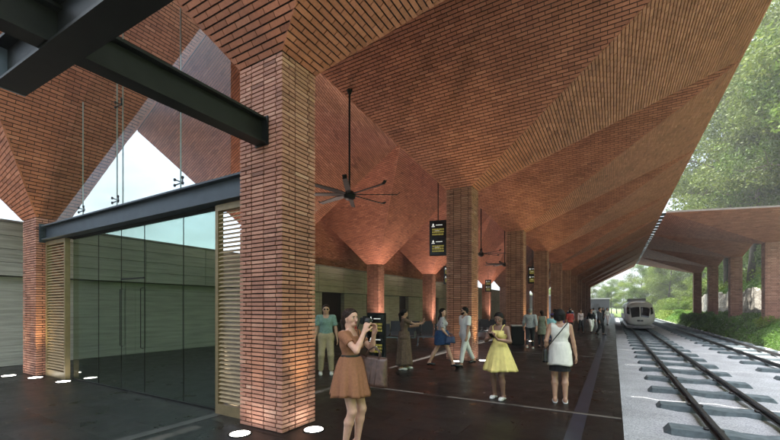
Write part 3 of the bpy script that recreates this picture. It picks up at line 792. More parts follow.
    if res>.016: allp=allp+head+hand_prims(wrL,wrL-elL,P['palmL'],1,P['curlL'],1.1)+hand_prims(wrR,wrR-elR,P['palmR'],-1,P['curlR'],1.1); add_sdf(mb,allp,res)
    else:
        fine=res*.5
        add_sdf(mb,allp,res)
        add_sdf(mb,head+[Prim(neckb+v3(0,0,.0),neckb+v3(0,.02,.10),.051 if f else .059,.048 if f else .057,.03)],max(.0045,fine*.8))
        for w,e,pn,sd,cu,hd in ((wrL,elL,P['palmL'],1,P['curlL'],P['handL']),(wrR,elR,P['palmR'],-1,P['curlR'],P['handR'])):
            d=(w-e) if hd is None else np.array(hd,float)
            add_sdf(mb,[Prim(w-(w-e)*.12,w,.0275,.025,.02)]+hand_prims(w-(w-e)/np.linalg.norm(w-e)*.005,d,pn,sd,cu),.0042,smooth=1)
    mb.smooth=True
    def blob(c,r,mi,sc=(1,1,1),n=8):
        c=np.array(c); rings=[]
        for i in range(1,n): 
            t=PI*i/n; rings.append([tuple(np.array(HX(c+np.array([r*sc[0]*math.sin(t)*math.cos(q*2*PI/n),r*sc[1]*math.sin(t)*math.sin(q*2*PI/n),r*sc[2]*math.cos(t)])))) for q in range(n)])
        mb.loft(rings,mi)
    if not sunglasses:
        for s in (-1,1): blob((s*.030,.0805,.083),.0125,1,(1.05,.5,.55)); blob((s*.030,.0850,.083),.0064,2,(1,.5,.95))
    for s in (-1,1): mb.tube([HX((s*.014,.091,.100)),HX((s*.030,.090,.104)),HX((s*.046,.080,.100))],[.0025,.0034,.0018],5,4); mb.tube([HX((s*.018,.086,.0895)),HX((s*.030,.0885,.0915)),HX((s*.043,.081,.088))],[.001,.002,.001],5,4)
    mb.tube([HX((-.021,.080,.026)),HX((-.008,.0885,.028)),HX((.008,.0885,.028)),HX((.021,.080,.026))],[.001,.0048,.0048,.001],6,3)
    mb.tube([HX((-.018,.080,.021)),HX((0,.087,.0195)),HX((.018,.080,.021))],[.001,.0055,.001],6,3)
    mb.smooth=False
    mb.build('body',mats,root)
    ctx=dict(locals())
    G=res if res>.016 else max(.008,res*.85)
    # clothes ------------------------------------------------
    if top:
        pr=[p.grow(top.get('e',.012)) for p in torso]; cuts=[]
        if top.get('hem',.93)<.97: pr+=[p.grow(top.get('e',.012)*.35) for p in tL+tR]
        sl=top.get('sleeve',.5)
        for (u,l,sh,el,wr) in ((uL,lL,shL,elL,wrL),(uR,lR,shR,elR,wrR)):
            if sl<=0: continue
            e=top.get('e',.012)+.006
            if sl<=1: pr.append(Prim(sh,sh+(el-sh)*sl,ua*B*1.02+e*.6,ua*B*.95+e*1.1,.03,flat=True))
            else: pr+= [Prim(sh,el,ua*B*1.02+e*.7,ua*B*.85+e*.8,.03),Prim(el,el+(wr-el)*(sl-1),ua*B*.85+e,.028+e,.02,flat=True)]
        cuts.append(((0,0,top.get('hem',.93)),(0,0,-1)))
        nk=top.get('neck',1.455)+0
        cuts.append(((lean[0],lean[1],nk),(0,-.15,1)))
        m2=MB()
        def ex(D,ax,sl=sl,top=top):
            r_=np.sqrt((ax[0]-lean[0])[:,None,None]**2+((ax[1]-lean[1]-.015)[None,:,None]*.9)**2); D=np.maximum(D,np.minimum(top.get('scoop',.072)-r_,ax[2][None,None,:]-1.37))
            if top.get('straps'):   # sleeveless: cut away the shoulder caps
                X=np.abs(ax[0]-lean[0])[:,None,None]; Z=ax[2][None,None,:]
                D=np.maximum(D,np.minimum(X-top['straps'],Z-1.28))
            return D
        add_sdf(m2,pr,G,0,cuts,2,extra=ex)
        m2.build(top['name'],top['mat'],root)
    if bottom:   # trousers
        e=bottom.get('e',.014)+(.006 if res>=.014 else 0); pr=[torso[0].grow(e),torso[1].grow(e-.004)]
        if f: pr.append(torso[-1].grow(e-.004))
        ln=bottom.get('len',.93)
        for hp,kn,an in ((hipL,knL,anL),(hipR,knR,anR)):
            pr.append(Prim(hp,kn,.086*B+e,.058*B+e,.05)); 
            if ln>0: pr.append(Prim(kn,kn+(an-kn)*ln,.058*B+e,bottom.get('cuff',.046)+e*.5,.03,flat=True))
        m2=MB(); add_sdf(m2,pr,G,0,[((0,0,bottom.get('waist',1.04)),(0,0,1))],2); m2.build(bottom['name'],bottom['mat'],root)
    if skirt:
        m2=MB(); m2.smooth=True; z1,z0=skirt['z1'],skirt['z0']; n=96; rings=[]; np_=skirt.get('pleats',11); amp=skirt.get('amp',.05)
        rx0,ry0=skirt.get('r0',(.135,.10)); rx1,ry1=skirt['r1']; nr=14; cx,cy=skirt.get('shift',(0,0))
        for i in range(nr+1):
            t=i/nr; rr=[]
            tt=t**skirt.get('pw',.8)
            for k in range(n):
                a=2*PI*k/n; fl=1+amp*t*(math.sin(np_*a+1.1*math.sin(a*2))+.35*math.sin(np_*2.3*a+2))
                rr.append((cx*t+(rx0+(rx1-rx0)*tt)*fl*math.cos(a)+lean[0]*.2,cy*t+(ry0+(ry1-ry0)*tt)*fl*math.sin(a)+lean[1]*.2,z1+(z0-z1)*t+.012*t*math.sin(3*a+.5)))
            rings.append(rr)
        inner=[[ (x*.97,y*.97,z+.002) for x,y,z in r_] for r_ in rings[::-1]]
        m2.loft(rings+inner,0,cap=False); m2.build(skirt['name'],skirt['mat'],root)
    if legs_mat:
        m2=MB(); add_sdf(m2,[p.grow(.003) for p in tL+cL+tR+cR],G,0,[],1); m2.build('stockings',legs_mat,root)
    if shoes:
        for q,fp in (('L',fL),('R',fR)):
            m2=MB(); zt=shoes.get('top',.075); z_=(anL if q=='L' else anR)[2]-.08
            add_sdf(m2,[p.grow(.013) for p in fp],min(G,.009) if res<.016 else .014,0,[(((anL if q=='L' else anR)[0],(anL if q=='L' else anR)[1],zt+z_),(0,-.25,1))],1)
            m2.build('shoe',shoes['mat'],root)
    if hair:
        m2=MB(); st=hair['style']; g=max(.0065,res*.6) if res<.016 else res*.8
        cap=[Prim(HX((0,-.022,.120)),HX((0,.006,.122)),.087,.084,.02),Prim(HX((0,-.04,.09)),HX((0,-.04,.05)),.078,.06,.02)]
        fwd=Rh@Vector((0,1,-.62)); cut=[(HX((0,.052,.115)),tuple(fwd))]
        add_sdf(m2,cap,g,0,cut+[(HX((0,0,.02)),tuple(Rh@Vector((0,.7,-1))))],1)
        if st=='long':
            L=hair.get('len',.36)
            pr=[]
            for s in (-1,-.5,0,.5,1):
                a=np.array(HX((s*.062,-.05+.02*abs(s),.08))); b=neckb+v3(s*.085,-.075+.03*abs(s),-.02); c=neckb+v3(s*.095,-.085+.07*abs(s)*hair.get('front',0),-.02-L+.05*abs(s))
                pr+=[Prim(a,b,.036,.042,.03),Prim(b,c,.042,.02,.03)]
            add_sdf(m2,pr,g,0,[],1)
        if st=='pony':
            a=HX((0,-.095,.11)); b=HX((0,-.135,.05)); c=HX((0,-.12,-.10)); d=HX((.0,-.10,-.2))
            add_sdf(m2,[Prim(a,b,.026,.034,.02),Prim(b,c,.034,.026,.02),Prim(c,d,.026,.008,.02)],g,0,[],1)
        if st=='bun': add_sdf(m2,[Prim(HX((0,-.10,.12)),HX((0,-.12,.10)),.052,.046,.02),Prim(HX((0.02,-.08,.05)),HX((0.03,-.09,-.03)),.045,.03,.02),Prim(HX((-.03,-.08,.05)),HX((-.03,-.09,-.02)),.045,.03,.02)],g,0,[],1)
        if st=='bob': add_sdf(m2,[Prim(HX((-.045,-.035,.11)),HX((-.055,-.03,.03)),.055,.04,.03),Prim(HX((.045,-.035,.11)),HX((.055,-.03,.03)),.055,.04,.03),Prim(HX((0,-.06,.11)),HX((0,-.065,.02)),.06,.045,.03)],g,0,[],1)
        m2.build('hair',hair['mat'],root)
    if sunglasses:
        m2=MB(); 
        for s in (-1,1): m2.loft([[HX((s*.031+a*.026,yy,.085+b*.017)) for a,b in ((-1,-.6),(-.5,-1),(.6,-1),(1,-.3),(1,.8),(.6,1),(-.7,1),(-1,.6))] for yy in (.078,.090)]); m2.tube([HX((s*.05,.078,.085)),HX((s*.076,.0,.08))],.003,5)
        m2.tube([HX((-.015,.09,.088)),HX((.015,.09,.088))],.003,5); m2.build('sunglasses',M['black'],root)
    if extras: extras(root,ctx)
    return root,ctx

def held(parent_root,name,mb,mats,label,cat):
    """a thing held by a person stays top level, at the same transform"""
    o=mb.build(name,mats); o.location=parent_root.location; o.rotation_euler=parent_root.rotation_euler; o.scale=parent_root.scale
    return tag(o,label,cat)
TH=30.4
def yawf(a): return TH-a     # 0 = facing away from the camera, 90 = facing image right
PX=lambda px,py: None
def ground(px,py):
    u=(px-390)/381; d=381*1.72/(py-307); lat=u*d; c,s=math.cos(R(TH)),math.sin(R(TH)); return (lat*c-d*s, lat*s+d*c)
# ------------------------------------------------------------------ people
g_=lambda a,b:{'name':a,'mat':b}
c_brown=cloth('tan_brown_dress_cloth',(.26,.115,.062)); c_teal=cloth('teal_shirt_cloth',(.20,.30,.28),.2,25); c_khaki=cloth('khaki_cloth',(.42,.33,.22))
c_red=cloth('red_cloth',(.35,.05,.04)); c_white=cloth('white_cloth',(.72,.71,.68),.05); c_sheer=cloth('brown_sheer_cloth',(.13,.085,.06),.3,20)
c_floral=cloth('grey_floral_cloth',(.38,.36,.38),.5,30); c_denim=cloth('denim_cloth',(.03,.065,.15),.3,30); c_yellow=cloth('yellow_dress_cloth',(.72,.60,.22),.1,12)
c_cream=cloth('cream_cloth',(.68,.66,.60),.06,14); c_black=cloth('black_cloth',(.015,.015,.017),.3); c_grey=cloth('grey_shirt_cloth',(.33,.35,.36),.2,25)
c_olive=cloth('grey_green_cloth',(.17,.18,.14),.25,25); c_navy=cloth('navy_cloth',(.02,.04,.12),.2); c_purple=cloth('purple_cloth',(.08,.05,.20),.2); c_cyan=cloth('pale_cyan_cloth',(.30,.55,.62),.15)
c_pink=cloth('pale_pink_grey_cloth',(.45,.36,.36),.2); c_dk=cloth('charcoal_cloth',(.03,.03,.035),.3)
l_black=simple('black_leather',(.012,.012,.012),.35,noise=.3,scale=30,bumpy=.2); l_brown=simple('dark_brown_leather',(.085,.045,.035),.33,noise=.35,scale=18,bumpy=.3); l_white=simple('white_shoe',(.6,.58,.55),.5)

# 1 woman photographing
def ex1(root,c):
    m=MB(); zz=1.13; n=32
    m.loft([[( .133*math.cos(2*PI*k/n),.112*math.sin(2*PI*k/n),z) for k in range(n)] for z in (zz-.02,zz+.02)],cap=False)
    m.build('belt',l_black,root)
r1,c1=figure('woman in a tan brown dress holding a camera to her eye beside the nearest column',-2.75,3.74,yawf(116),1.70,'skin_l',True,
  pose=dict(wristR=(.075,.235,1.43),wristL=(-.10,.27,1.40),elbR=(.55,.1,-1),elbL=(-.35,.3,-1),handR=(-.25,.25,.95),handL=(.15,.2,.95),palmR=(-1,-.1,0),palmL=(1,-.2,0),curlR=.9,curlL=.8,ankL=(-.075,.05,.08),ankR=(.07,-.03,.08)),
  top=dict(name='dress_top',mat=c_brown,sleeve=.55,hem=.88,neck=1.44,e=.010),
  skirt=dict(name='dress_skirt',mat=c_brown,z1=1.14,z0=.66,r0=(.118,.094),r1=(.245,.235),pleats=8,amp=.10,pw=.5),
  shoes=dict(mat=l_black,top=.05),hair=dict(style='pony',mat=M['hair_b']),res=.009,head_yaw=-14,head_pitch=3,extras=ex1)
m=MB()
m.bbox(-.065,.065,.0,.045,-.04,.04,.008,0); m.bbox(-.022,.022,.003,.043,.04,.058,.005,0)
m.smooth=True; m.tube([(0,.045,0),(0,.06,0),(0,.061,0),(0,.11,0),(0,.115,0)],[.036,.036,.033,.035,.032],20,1); m.smooth=False
m.tube([(0,.1151,0),(0,.117,0)],[.027,.027],20,2)
m.tube([(-.066,.02,.02),(-.09,-.01,-.05),(-.08,-.03,-.16),(-.02,-.02,-.27),(.05,-.02,-.2),(.08,-.02,-.08),(.066,.02,.02)],.005,5,0)
cam=m.build('photo_camera',[M['black'],simple('lens_rubber',(.02,.02,.02),.6),simple('lens_glass',(.01,.01,.02),.05)])
Mx=Matrix.Translation(r1.location)@Matrix.Rotation(R(yawf(116)),4,'Z')@Matrix.Translation((-.012,.175,1.555))@Matrix.Rotation(R(-14),4,'Z')
cam.matrix_world=Mx; tag(cam,'black camera held up to the face of the woman in the brown dress','camera')
def handbag(w,h,d,mat_,drop):
    m=MB(); m.smooth=True; n=28; rings=[]
    for t in np.linspace(0,1,9):
        z=-drop-h+h*t; ww=w/2*(1.06-.16*t); dd=d/2*(1.0-.55*t**1.5)
        rings.append([(ww*math.copysign(abs(math.cos(a))**.45,math.cos(a)),dd*math.copysign(abs(math.sin(a))**.7,math.sin(a)),z) for a in [2*PI*k/n for k in range(n)]])
    m.loft(rings); 
    for y in (-1,1): m.tube([(-w*.22,y*d*.22,-drop-.02),(-w*.2,y*d*.12,-drop*.45),(-w*.08,y*.02,-.02),(0,y*.012,.0),(w*.08,y*.02,-.02),(w*.2,y*d*.12,-drop*.45),(w*.22,y*d*.22,-drop-.02)],.008,6)
    for x in (-.17,0,.17): m.tube([(w*x,-d*.52,-drop-h*.93),(w*x,-d*.40,-drop-h*.45),(w*x,-d*.26,-drop-h*.05)],.004,5)
    m.tube([(-w*.44,0,-drop+.004),(w*.44,0,-drop+.004)],.006,5)
    m.smooth=False; return m.build('handbag',mat_)
b=handbag(.38,.35,.16,l_brown,.12); b.matrix_world=Matrix.Translation(r1.location)@Matrix.Rotation(R(yawf(116)),4,'Z')@Matrix.Translation((-.13,.26,1.235))@Matrix.Rotation(R(98),4,'Z')@Matrix.Rotation(R(5),4,'Y')
tag(b,'dark brown leather tote bag hanging from the arm of the woman in the brown dress','handbag')

# 2 man in teal shirt
figure('man in a teal short sleeved shirt and khaki trousers standing behind the photographing woman',-6.32,7.55,yawf(170),1.78,'skin_l',False,
  pose=dict(wristL=(-.27,.04,.86),wristR=(.27,.05,.86),ankL=(-.13,.02,.08),ankR=(.13,.0,.08)),
  top=dict(name='shirt',mat=c_teal,sleeve=.75,hem=.88,e=.013,neck=1.465),bottom=dict(name='trousers',mat=c_khaki,len=.93,e=.018,cuff=.055),shoes=dict(mat=l_white),hair=dict(style='short',mat=M['hair_b']),sunglasses=True,res=.013)
# 3 woman in red behind
figure('woman in a red top half hidden behind the photographing woman',-5.85,7.95,yawf(140),1.53,'skin_l',True,
  pose=dict(wristR=(.12,.22,1.36),wristL=(-.2,.1,.9),elbR=(.6,.2,-1)),top=dict(name='top',mat=c_red,sleeve=.9,hem=.95),bottom=dict(name='trousers',mat=c_black,e=.008),shoes=dict(mat=l_black),hair=dict(style='pony',mat=M['hair_b']),sunglasses=True,res=.014)
# 4 woman in brown sheer dress gesturing
figure('woman in a long brown sheer dress raising her open hand, near the travertine back wall',-4.97,9.24,yawf(80),1.66,'skin_m',True,
  pose=dict(wristR=(.16,.50,1.30),elbR=(.3,-.2,-1),handR=(.1,.25,.97),palmR=(-.2,1,0),curlR=.15,wristL=(-.12,.44,1.22),elbL=(-.3,-.2,-1),handL=(.1,.4,.8),palmL=(0,1,0),curlL=.2,ankL=(-.09,.10,.08),ankR=(.09,-.10,.08)),
  top=dict(name='dress_top',mat=c_sheer,sleeve=.6,hem=.86,e=.014),skirt=dict(name='dress_skirt',mat=c_sheer,z1=1.08,z0=.13,r0=(.158,.14),r1=(.22,.25),pleats=8,amp=.06,pw=.7),
  shoes=dict(mat=l_white,top=.05),hair=dict(style='pony',mat=M['hair_k']),res=.013)
# 5 woman floral blouse denim skirt
r5,c5=figure('long haired woman in a grey floral blouse and denim skirt striding with a blue bag',-4.21,10.09,yawf(95),1.68,'skin_l',True,
  pose=dict(wristR=(.21,.16,.93),elbR=(.3,-1,-.1),wristL=(-.24,-.04,.9),ankL=(-.05,-.36,.13),ankR=(.06,.34,.09),kneeL=(0,1,-.1),lean=(0,.02)),
  top=dict(name='blouse',mat=c_floral,sleeve=.85,hem=1.0,e=.022),skirt=dict(name='denim_skirt',mat=c_denim,z1=1.07,z0=.66,r0=(.165,.15),r1=(.215,.235),pleats=5,amp=.02,pw=.35),
  shoes=dict(mat=l_black,top=.06),hair=dict(style='long',mat=M['hair_k'],len=.34,front=.8),res=.012,head_yaw=-35)
b=handbag(.27,.17,.10,simple('navy_leather',(.02,.04,.11),.35,noise=.3),.10); b.matrix_world=Matrix.Translation(r5.location)@Matrix.Rotation(R(yawf(95)),4,'Z')@Matrix.Translation((.24,.22,.99))@Matrix.Rotation(R(90),4,'Z')
tag(b,'navy blue handbag carried by the woman in the denim skirt','handbag')
# 6 man in white
figure('bearded man all in white with sunglasses walking in front of the second platform column',-3.72,10.62,yawf(-115),1.72,'skin_m',False,
  pose=dict(wristL=(-.26,.12,.88),wristR=(.26,-.06,.87),ankL=(-.09,.20,.085),ankR=(.09,-.40,.12),kneeR=(0,1,-.1)),
  top=dict(name='tee_shirt',mat=c_white,sleeve=.8,hem=.90,e=.018),bottom=dict(name='trousers',mat=c_white,e=.014,len=.9,cuff=.05),shoes=dict(mat=l_black,top=.06),hair=dict(style='short',mat=M['hair_k']),sunglasses=True,res=.012,head_yaw=-25,
  extras=lambda root,c:(lambda m:(add_sdf(m,[Prim(c['HX']((-.045,.035,.03)),c['HX']((0,.058,.005)),.03,.032,.02),Prim(c['HX']((.045,.035,.03)),c['HX']((0,.058,.005)),.03,.032,.02)],.008),m.build('beard',M['hair_k'],root)))(MB()))
# 7 yellow dress
def ex7(root,c):
    m=MB()
    for s in (-1,1): m.tube([(s*.075,.10,1.31),(s*.105,.06,1.42),(s*.10,-.02,1.455),(s*.07,-.09,1.36)],.009,6)
    m.build('shoulder_strap',c_yellow,root)
r7,c7=figure('woman in a sleeveless yellow flared dress looking down at her phone',-1.85,7.2,yawf(-138),1.62,'skin_d',True,
  pose=dict(wristL=(-.10,.26,1.18),wristR=(.08,.25,1.20),elbL=(-.8,-.3,-1),elbR=(.8,-.3,-1),handL=(.5,.3,.55),handR=(-.5,.3,.6),palmL=(.3,0,1),palmR=(-.3,0,1),curlL=.8,curlR=.8,ankL=(-.10,.03,.08),ankR=(.11,-.02,.08)),
  top=dict(name='dress_top',mat=c_yellow,sleeve=0,hem=.88,neck=1.335,e=.009,straps=.13),
  skirt=dict(name='dress_skirt',mat=c_yellow,z1=1.13,z0=.56,r0=(.118,.095),r1=(.33,.30),pleats=9,amp=.07,shift=(.0,-.03)),
  shoes=dict(mat=l_white,top=.045),hair=dict(style='bun',mat=M['hair_k']),res=.010,head_yaw=8,head_pitch=-16,extras=ex7)
m=MB(); m.bbox(-.037,.037,-.075,.075,-.004,.004,.003); p=m.build('mobile_phone',M['black']); p.matrix_world=Matrix.Translation(r7.location)@Matrix.Rotation(R(yawf(-138)),4,'Z')@Matrix.Translation((0,.30,1.20))@Matrix.Rotation(R(35),4,'X')
tag(p,'black phone in the hands of the woman in yellow','phone')
# 8 white tunic, back view
r8,c8=figure('woman seen from behind in a white sleeveless tunic over a short black skirt',-.83,7.43,yawf(22),1.68,'skin_m',True,
  pose=dict(wristL=(-.22,.05,.92),wristR=(.27,.03,.84),ankL=(-.08,.0,.08),ankR=(.09,-.0,.08)),
  top=dict(name='tunic_top',mat=c_cream,sleeve=0,hem=.86,neck=1.47,scoop=.095,e=.012,straps=.150),
  skirt=dict(name='tunic_hem',mat=c_cream,z1=1.12,z0=.70,r0=(.135,.115),r1=(.215,.20),pleats=6,amp=.022,pw=.42),
  shoes=dict(mat=l_white,top=.04),hair=dict(style='bob',mat=M['hair_k']),res=.010,head_yaw=-18,
  extras=lambda root,c:(lambda m:(m.loft([[((.170+.01*t)*math.cos(2*PI*k/40),(.155+.005*t)*math.sin(2*PI*k/40),.84-.25*t) for k in range(40)] for t in (0,.5,1)],cap=False),m.build('black_skirt',c_black,root)))(MB()))
m=MB(); m.smooth=True
n=24; rings=[]
for t in np.linspace(0,1,7):
    z=-.24+.24*t; rings.append([(.045*(1.1-.3*t)*math.copysign(abs(math.cos(a))**.7,math.cos(a)),.15*(1-.12*t)*math.copysign(abs(math.sin(a))**.5,math.sin(a)),z) for a in [2*PI*k/n for k in range(n)]])
m.loft(rings); m.smooth=False
m.tube([(.02,-.10,0),(.10,-.165,.12),(.25,-.175,.32),(.36,-.10,.46),(.375,.0,.485),(.36,.08,.45),(.25,.16,.30),(.10,.17,.12),(.02,.10,0)],.009,6)
b=m.build('shoulder_bag',l_black); b.matrix_world=Matrix.Translation(r8.location)@Matrix.Rotation(R(yawf(22)),4,'Z')@Matrix.Translation((-.245,.0,.97)); tag(b,'black crossbody bag on the left hip of the woman in the white tunic','bag')
# 9 grey shirt man walking
figure('man in a grey shirt and dark jeans walking away past the fourth column',-2.9,16.09,yawf(25),1.66,'skin_l',False,
  pose=dict(wristL=(-.27,.16,.90),wristR=(.27,-.14,.88),ankL=(-.09,-.34,.18),ankR=(.09,.24,.09),kneeL=(0,1,-.3),lean=(0,.03)),top=dict(name='shirt',mat=c_grey,sleeve=1.6,hem=.90,e=.022),bottom=dict(name='jeans',mat=c_dk,e=.012),shoes=dict(mat=l_white),hair=dict(style='short',mat=simple('grey_hair',(.2,.19,.18),.6)),res=.014)
# 10
figure('woman in a grey green sleeveless dress and dark stockings walking away',-2.62,17.13,yawf(5),1.57,'skin_l',True,
  pose=dict(ankL=(-.07,.12,.08),ankR=(.07,-.12,.10)),top=dict(name='dress_top',mat=c_olive,sleeve=0,hem=.86,e=.014,straps=.15),skirt=dict(name='dress_skirt',mat=c_olive,z1=1.1,z0=.60,r0=(.15,.13),r1=(.205,.19),pleats=5,amp=.02),legs_mat=c_dk,shoes=dict(mat=l_black,top=.09),hair=dict(style='bun',mat=M['hair_b']),res=.014)
# 11 child with cap
def ex11(root,c):
    m=MB(); m.smooth=True; HX=c['HX']; n=20; rings=[]
    for rr,z in ((.094,.12),(.093,.15),(.078,.19),(.04,.212),(.004,.217)): rings.append([HX((rr*math.cos(2*PI*k/n),rr*1.05*math.sin(2*PI*k/n)-.01,z)) for k in range(n)])
    m.loft(rings,cap=False); m.smooth=False
    m.add([HX(q) for q in ((-.07,.07,.125),(.07,.07,.125),(.05,.16,.12),(-.05,.16,.12),(-.07,.07,.133),(.07,.07,.133),(.05,.16,.128),(-.05,.16,.128))],[(0,3,2,1),(4,5,6,7),(0,1,5,4),(1,2,6,5),(2,3,7,6),(3,0,4,7)])
    m.build('cap',c_purple,root)
figure('child in a purple cap and pale cyan shirt beside the woman in the white tunic',-2.34,18.11,yawf(10),1.42,'skin_l',False,
  pose=dict(ankL=(-.08,.1,.08),ankR=(.08,-.1,.1)),top=dict(name='shirt',mat=c_cyan,sleeve=.9,hem=.9,e=.025),bottom=dict(name='trousers',mat=c_navy),shoes=dict(mat=l_white),hair=dict(style='short',mat=M['hair_b']),res=.017,extras=ex11)
figure('person in a purple jacket just ahead of the child in the cap',-2.25,19.6,yawf(0),1.58,'skin_l',False,
  pose=dict(ankL=(-.08,.12,.08),ankR=(.08,-.12,.1)),top=dict(name='jacket',mat=c_purple,sleeve=1.9,hem=.88,e=.025),bottom=dict(name='trousers',mat=c_dk),shoes=dict(mat=l_black),hair=dict(style='short',mat=M['hair_k']),res=.018)
far=[('man in a white shirt in the middle distance near the sixth column',-3.0,34.0,170,1.66,False,c_white,c_dk,1.6),
 ('woman in a red top in the middle distance walking away',-2.2,24.6,10,1.55,True,c_red,c_dk,1.2),
 ('person in a teal top by the fifth column in the middle distance',-3.1,25.2,100,1.6,True,c_teal,c_black,1.3),
 ('person in a cream jacket standing between the hall columns in the distance',-6.5,31.0,200,1.65,False,c_khaki,c_dk,1.9),
 ('man in a navy suit far down the platform by the columns',-2.7,30.3,180,1.62,False,c_navy,c_navy,1.9),
 ('person in a pale pink grey jacket and dark trousers far down the platform',-1.85,27.6,175,1.55,True,c_pink,c_dk,1.9),
 ('woman in a black top and white trousers walking towards the camera far down the platform',-1.26,28.2,185,1.6,True,c_black,c_white,1.6),
 ('man in charcoal clothes striding beside the dark edge strip far down the platform',-.72,26.6,150,1.7,False,c_dk,c_black,1.9),
 ('pale dressed figure farthest down the platform near its edge',-.5,41.0,180,1.62,True,c_cream,c_pink,1.0),
 ('man in a grey jacket in the distance beside the farthest columns',-1.6,40.0,0,1.65,False,c_grey,c_dk,1.9),
 ('dark clothed person in the distance behind the pale dressed figure',-.95,46.0,180,1.68,False,c_dk,c_dk,1.9)]
for i,(lab,x,y,a,H,fm,ct,cb,sl) in enumerate(far):
    s=1 if i%2 else -1
    figure(lab,x,y,yawf(a),H,'skin_m',fm,pose=dict(ankL=(-.08,.18*s,.09),ankR=(.08,-.18*s,.11),wristL=(-.25,-.12*s,.86),wristR=(.25,.12*s,.86)),
      top=dict(name='jacket',mat=ct,sleeve=sl,hem=.88,e=.02),bottom=dict(name='trousers',mat=cb,e=.014),shoes=dict(mat=l_black),hair=dict(style='bob' if fm else 'short',mat=M['hair_k']),res=.02)

# ------------------------------------------------------------------ ceiling fans
fan=empty('ceiling_fan',(0,0,0),0,'x','ceiling fan','large ceiling fans hanging in the hall')
m=MB(); m.smooth=True; m.tube([(0,0,.12),(0,0,.10),(0,0,.02),(0,0,-.10),(0,0,-.16)],[.06,.12,.17,.17,.08],20); m.smooth=False; m.build('hub',M['black'],fan)
for k in range(8):
    a=2*PI*k/8+.2; ca,sa=math.cos(a),math.sin(a); m=MB(); rings=[]
    for rr,w,tw in ((.15,.05,.1),(.5,.075,.3),(1.0,.07,.25),(1.42,.06,.2),(1.5,.06,.2)):
        z=.0+ (0.07 if rr>1.45 else 0)
        rings.append([(rr*ca-sa*q*w,rr*sa+ca*q*w,z+q*tw*w+dz) for q,dz in ((-1,0),(1,0),(1,.022),(-1,.022))])
    m.loft(rings); m.build('fan_blade',M['black'],fan)
def fan_at(f,x,y,z,ztop,label,sc=1.0,rot=0):
    f.location=(x,y,z); f.rotation_euler=(0,0,rot); f['label']=label
    m=MB(); m.tube([(0,0,.1),(0,0,ztop-z)],.03,10); m.tube([(0,0,ztop-z-.12),(0,0,ztop-z)],[.05,.09],10); m.build('down_rod',M['black'],f)
specs=[(-6.8,9.2,5.07,8.2,'nearest large eight bladed black fan on a long rod, right of the nearest column',.35),
 (-6.8,22.3,4.88,8.3,'smaller looking black ceiling fan right of the second platform column',.1),
 (-6.8,28.0,4.81,7.6,'farthest visible black ceiling fan, left of the third platform column',.6)]
fans=[]
for i in range(3): fans.append(fan if i==0 else copy_tree(fan))
for f,(x,y,z,zt,l,ro) in zip(fans,specs): fan_at(f,x,y,z,zt,l,rot=ro)

# ------------------------------------------------------------------ information displays (rows of tiny marks, too small to read)
m_scr=simple('display_face',(.006,.006,.007),.2); m_y=emis('lit_yellow_rows',(.30,.25,.05),.12); m_w=emis('lit_white_marks',(.7,.7,.66),.3); m_g=simple('dim_green_display',(.02,.06,.04),.3)
def face_rows(parent,w,h,z0,y,seed,sgn=-1,dim=False):
    rr=random.Random(seed); mw=MB(); my=MB()
    def q(mb,x0,x1,za,zb): yy=y+sgn*.003; mb.add([(x0,yy,za),(x1,yy,za),(x1,yy,zb),(x0,yy,zb)],[(0,1,2,3)])
    for blk in range(2):
        zt=z0+h*(.95-.5*blk)
        # pictogram: small figure shape
        q(mw,-w*.36,-w*.24,zt-.13*h*.6,zt-.055*h); q(mw,-w*.33,-w*.27,zt-.048*h,zt-.02*h); q(mw,-w*.40,-w*.20,zt-.115*h,zt-.10*h)
        for i in range(7):
            x=-w*.12+i*w*.06; q(mw,x,x+w*.04,zt-.075*h,zt-.055*h)
        for r in range(3):
            z=zt-.17*h-r*.075*h
            x=-w*.36+.001*r
            while x<w*.36:
                l=rr.uniform(.02,.06)*w*1.5; q(my,x,min(x+l,w*.38),z-.05*h,z); x+=l+.025*w
            if r==0: q(mw,-w*.2,w*.1,z-.066*h,z-.060*h)
    mw.build('header_marks',m_w,parent); my.build('timetable_rows',m_y,parent)
# totem
t=empty('information_totem',(-5.62,8.85,0),R(8),'black free standing information totem with yellow rows, right of the photographing woman','display')
m=MB(); m.bbox(-.27,.27,-.05,.05,.12,1.56,.012); m.build('housing',M['black'],t)
m=MB(); m.box(-.245,.245,-.054,-.0505,.30,1.52); m.build('screen',m_scr,t)
m=MB(); m.box(-.24,-.2,-.04,.04,.0,.12); m.box(.2,.24,-.04,.04,.0,.12); m.box(-.28,.28,-.14,.14,.0,.02); m.build('stand',M['black'],t)
face_rows(t,.49,1.15,.38,-.054,3)
def hsign(x,y,z0,w,h,zt,label,seed):
    s=empty('hanging_display',(x,y,z0),R(14),label,'display','hanging black timetable displays')
    m=MB(); m.bbox(-w/2,w/2,-.06,.06,0,h,.012); m.build('housing',M['black'],s)
    m=MB(); m.box(-w/2+.025,w/2-.025,-.064,-.0605,.03,h-.03); m.build('screen',m_scr,s)
    m=MB(); m.tube([(-.0,0,h),(0,0,zt-z0)],.022,8); m.build('hanger_rod',M['black'],s)
    face_rows(s,w-.06,h-.08,.04,-.064,seed)
hsign(-6.0,14.0,3.75,.68,1.40,8.8,'large hanging timetable display with yellow rows beside the second platform column',5)
hsign(-10.2,25.6,3.35,.62,1.3,7.2,'small dim hanging display below the large one, left of the second platform column',6)
hsign(-5.7,32.6,3.62,.66,1.38,7.8,'hanging display between the third and fourth platform columns',7)
hsign(-12.0,42.0,3.4,.66,1.35,5.5,'far hanging display in the gap left of the third platform column',8)

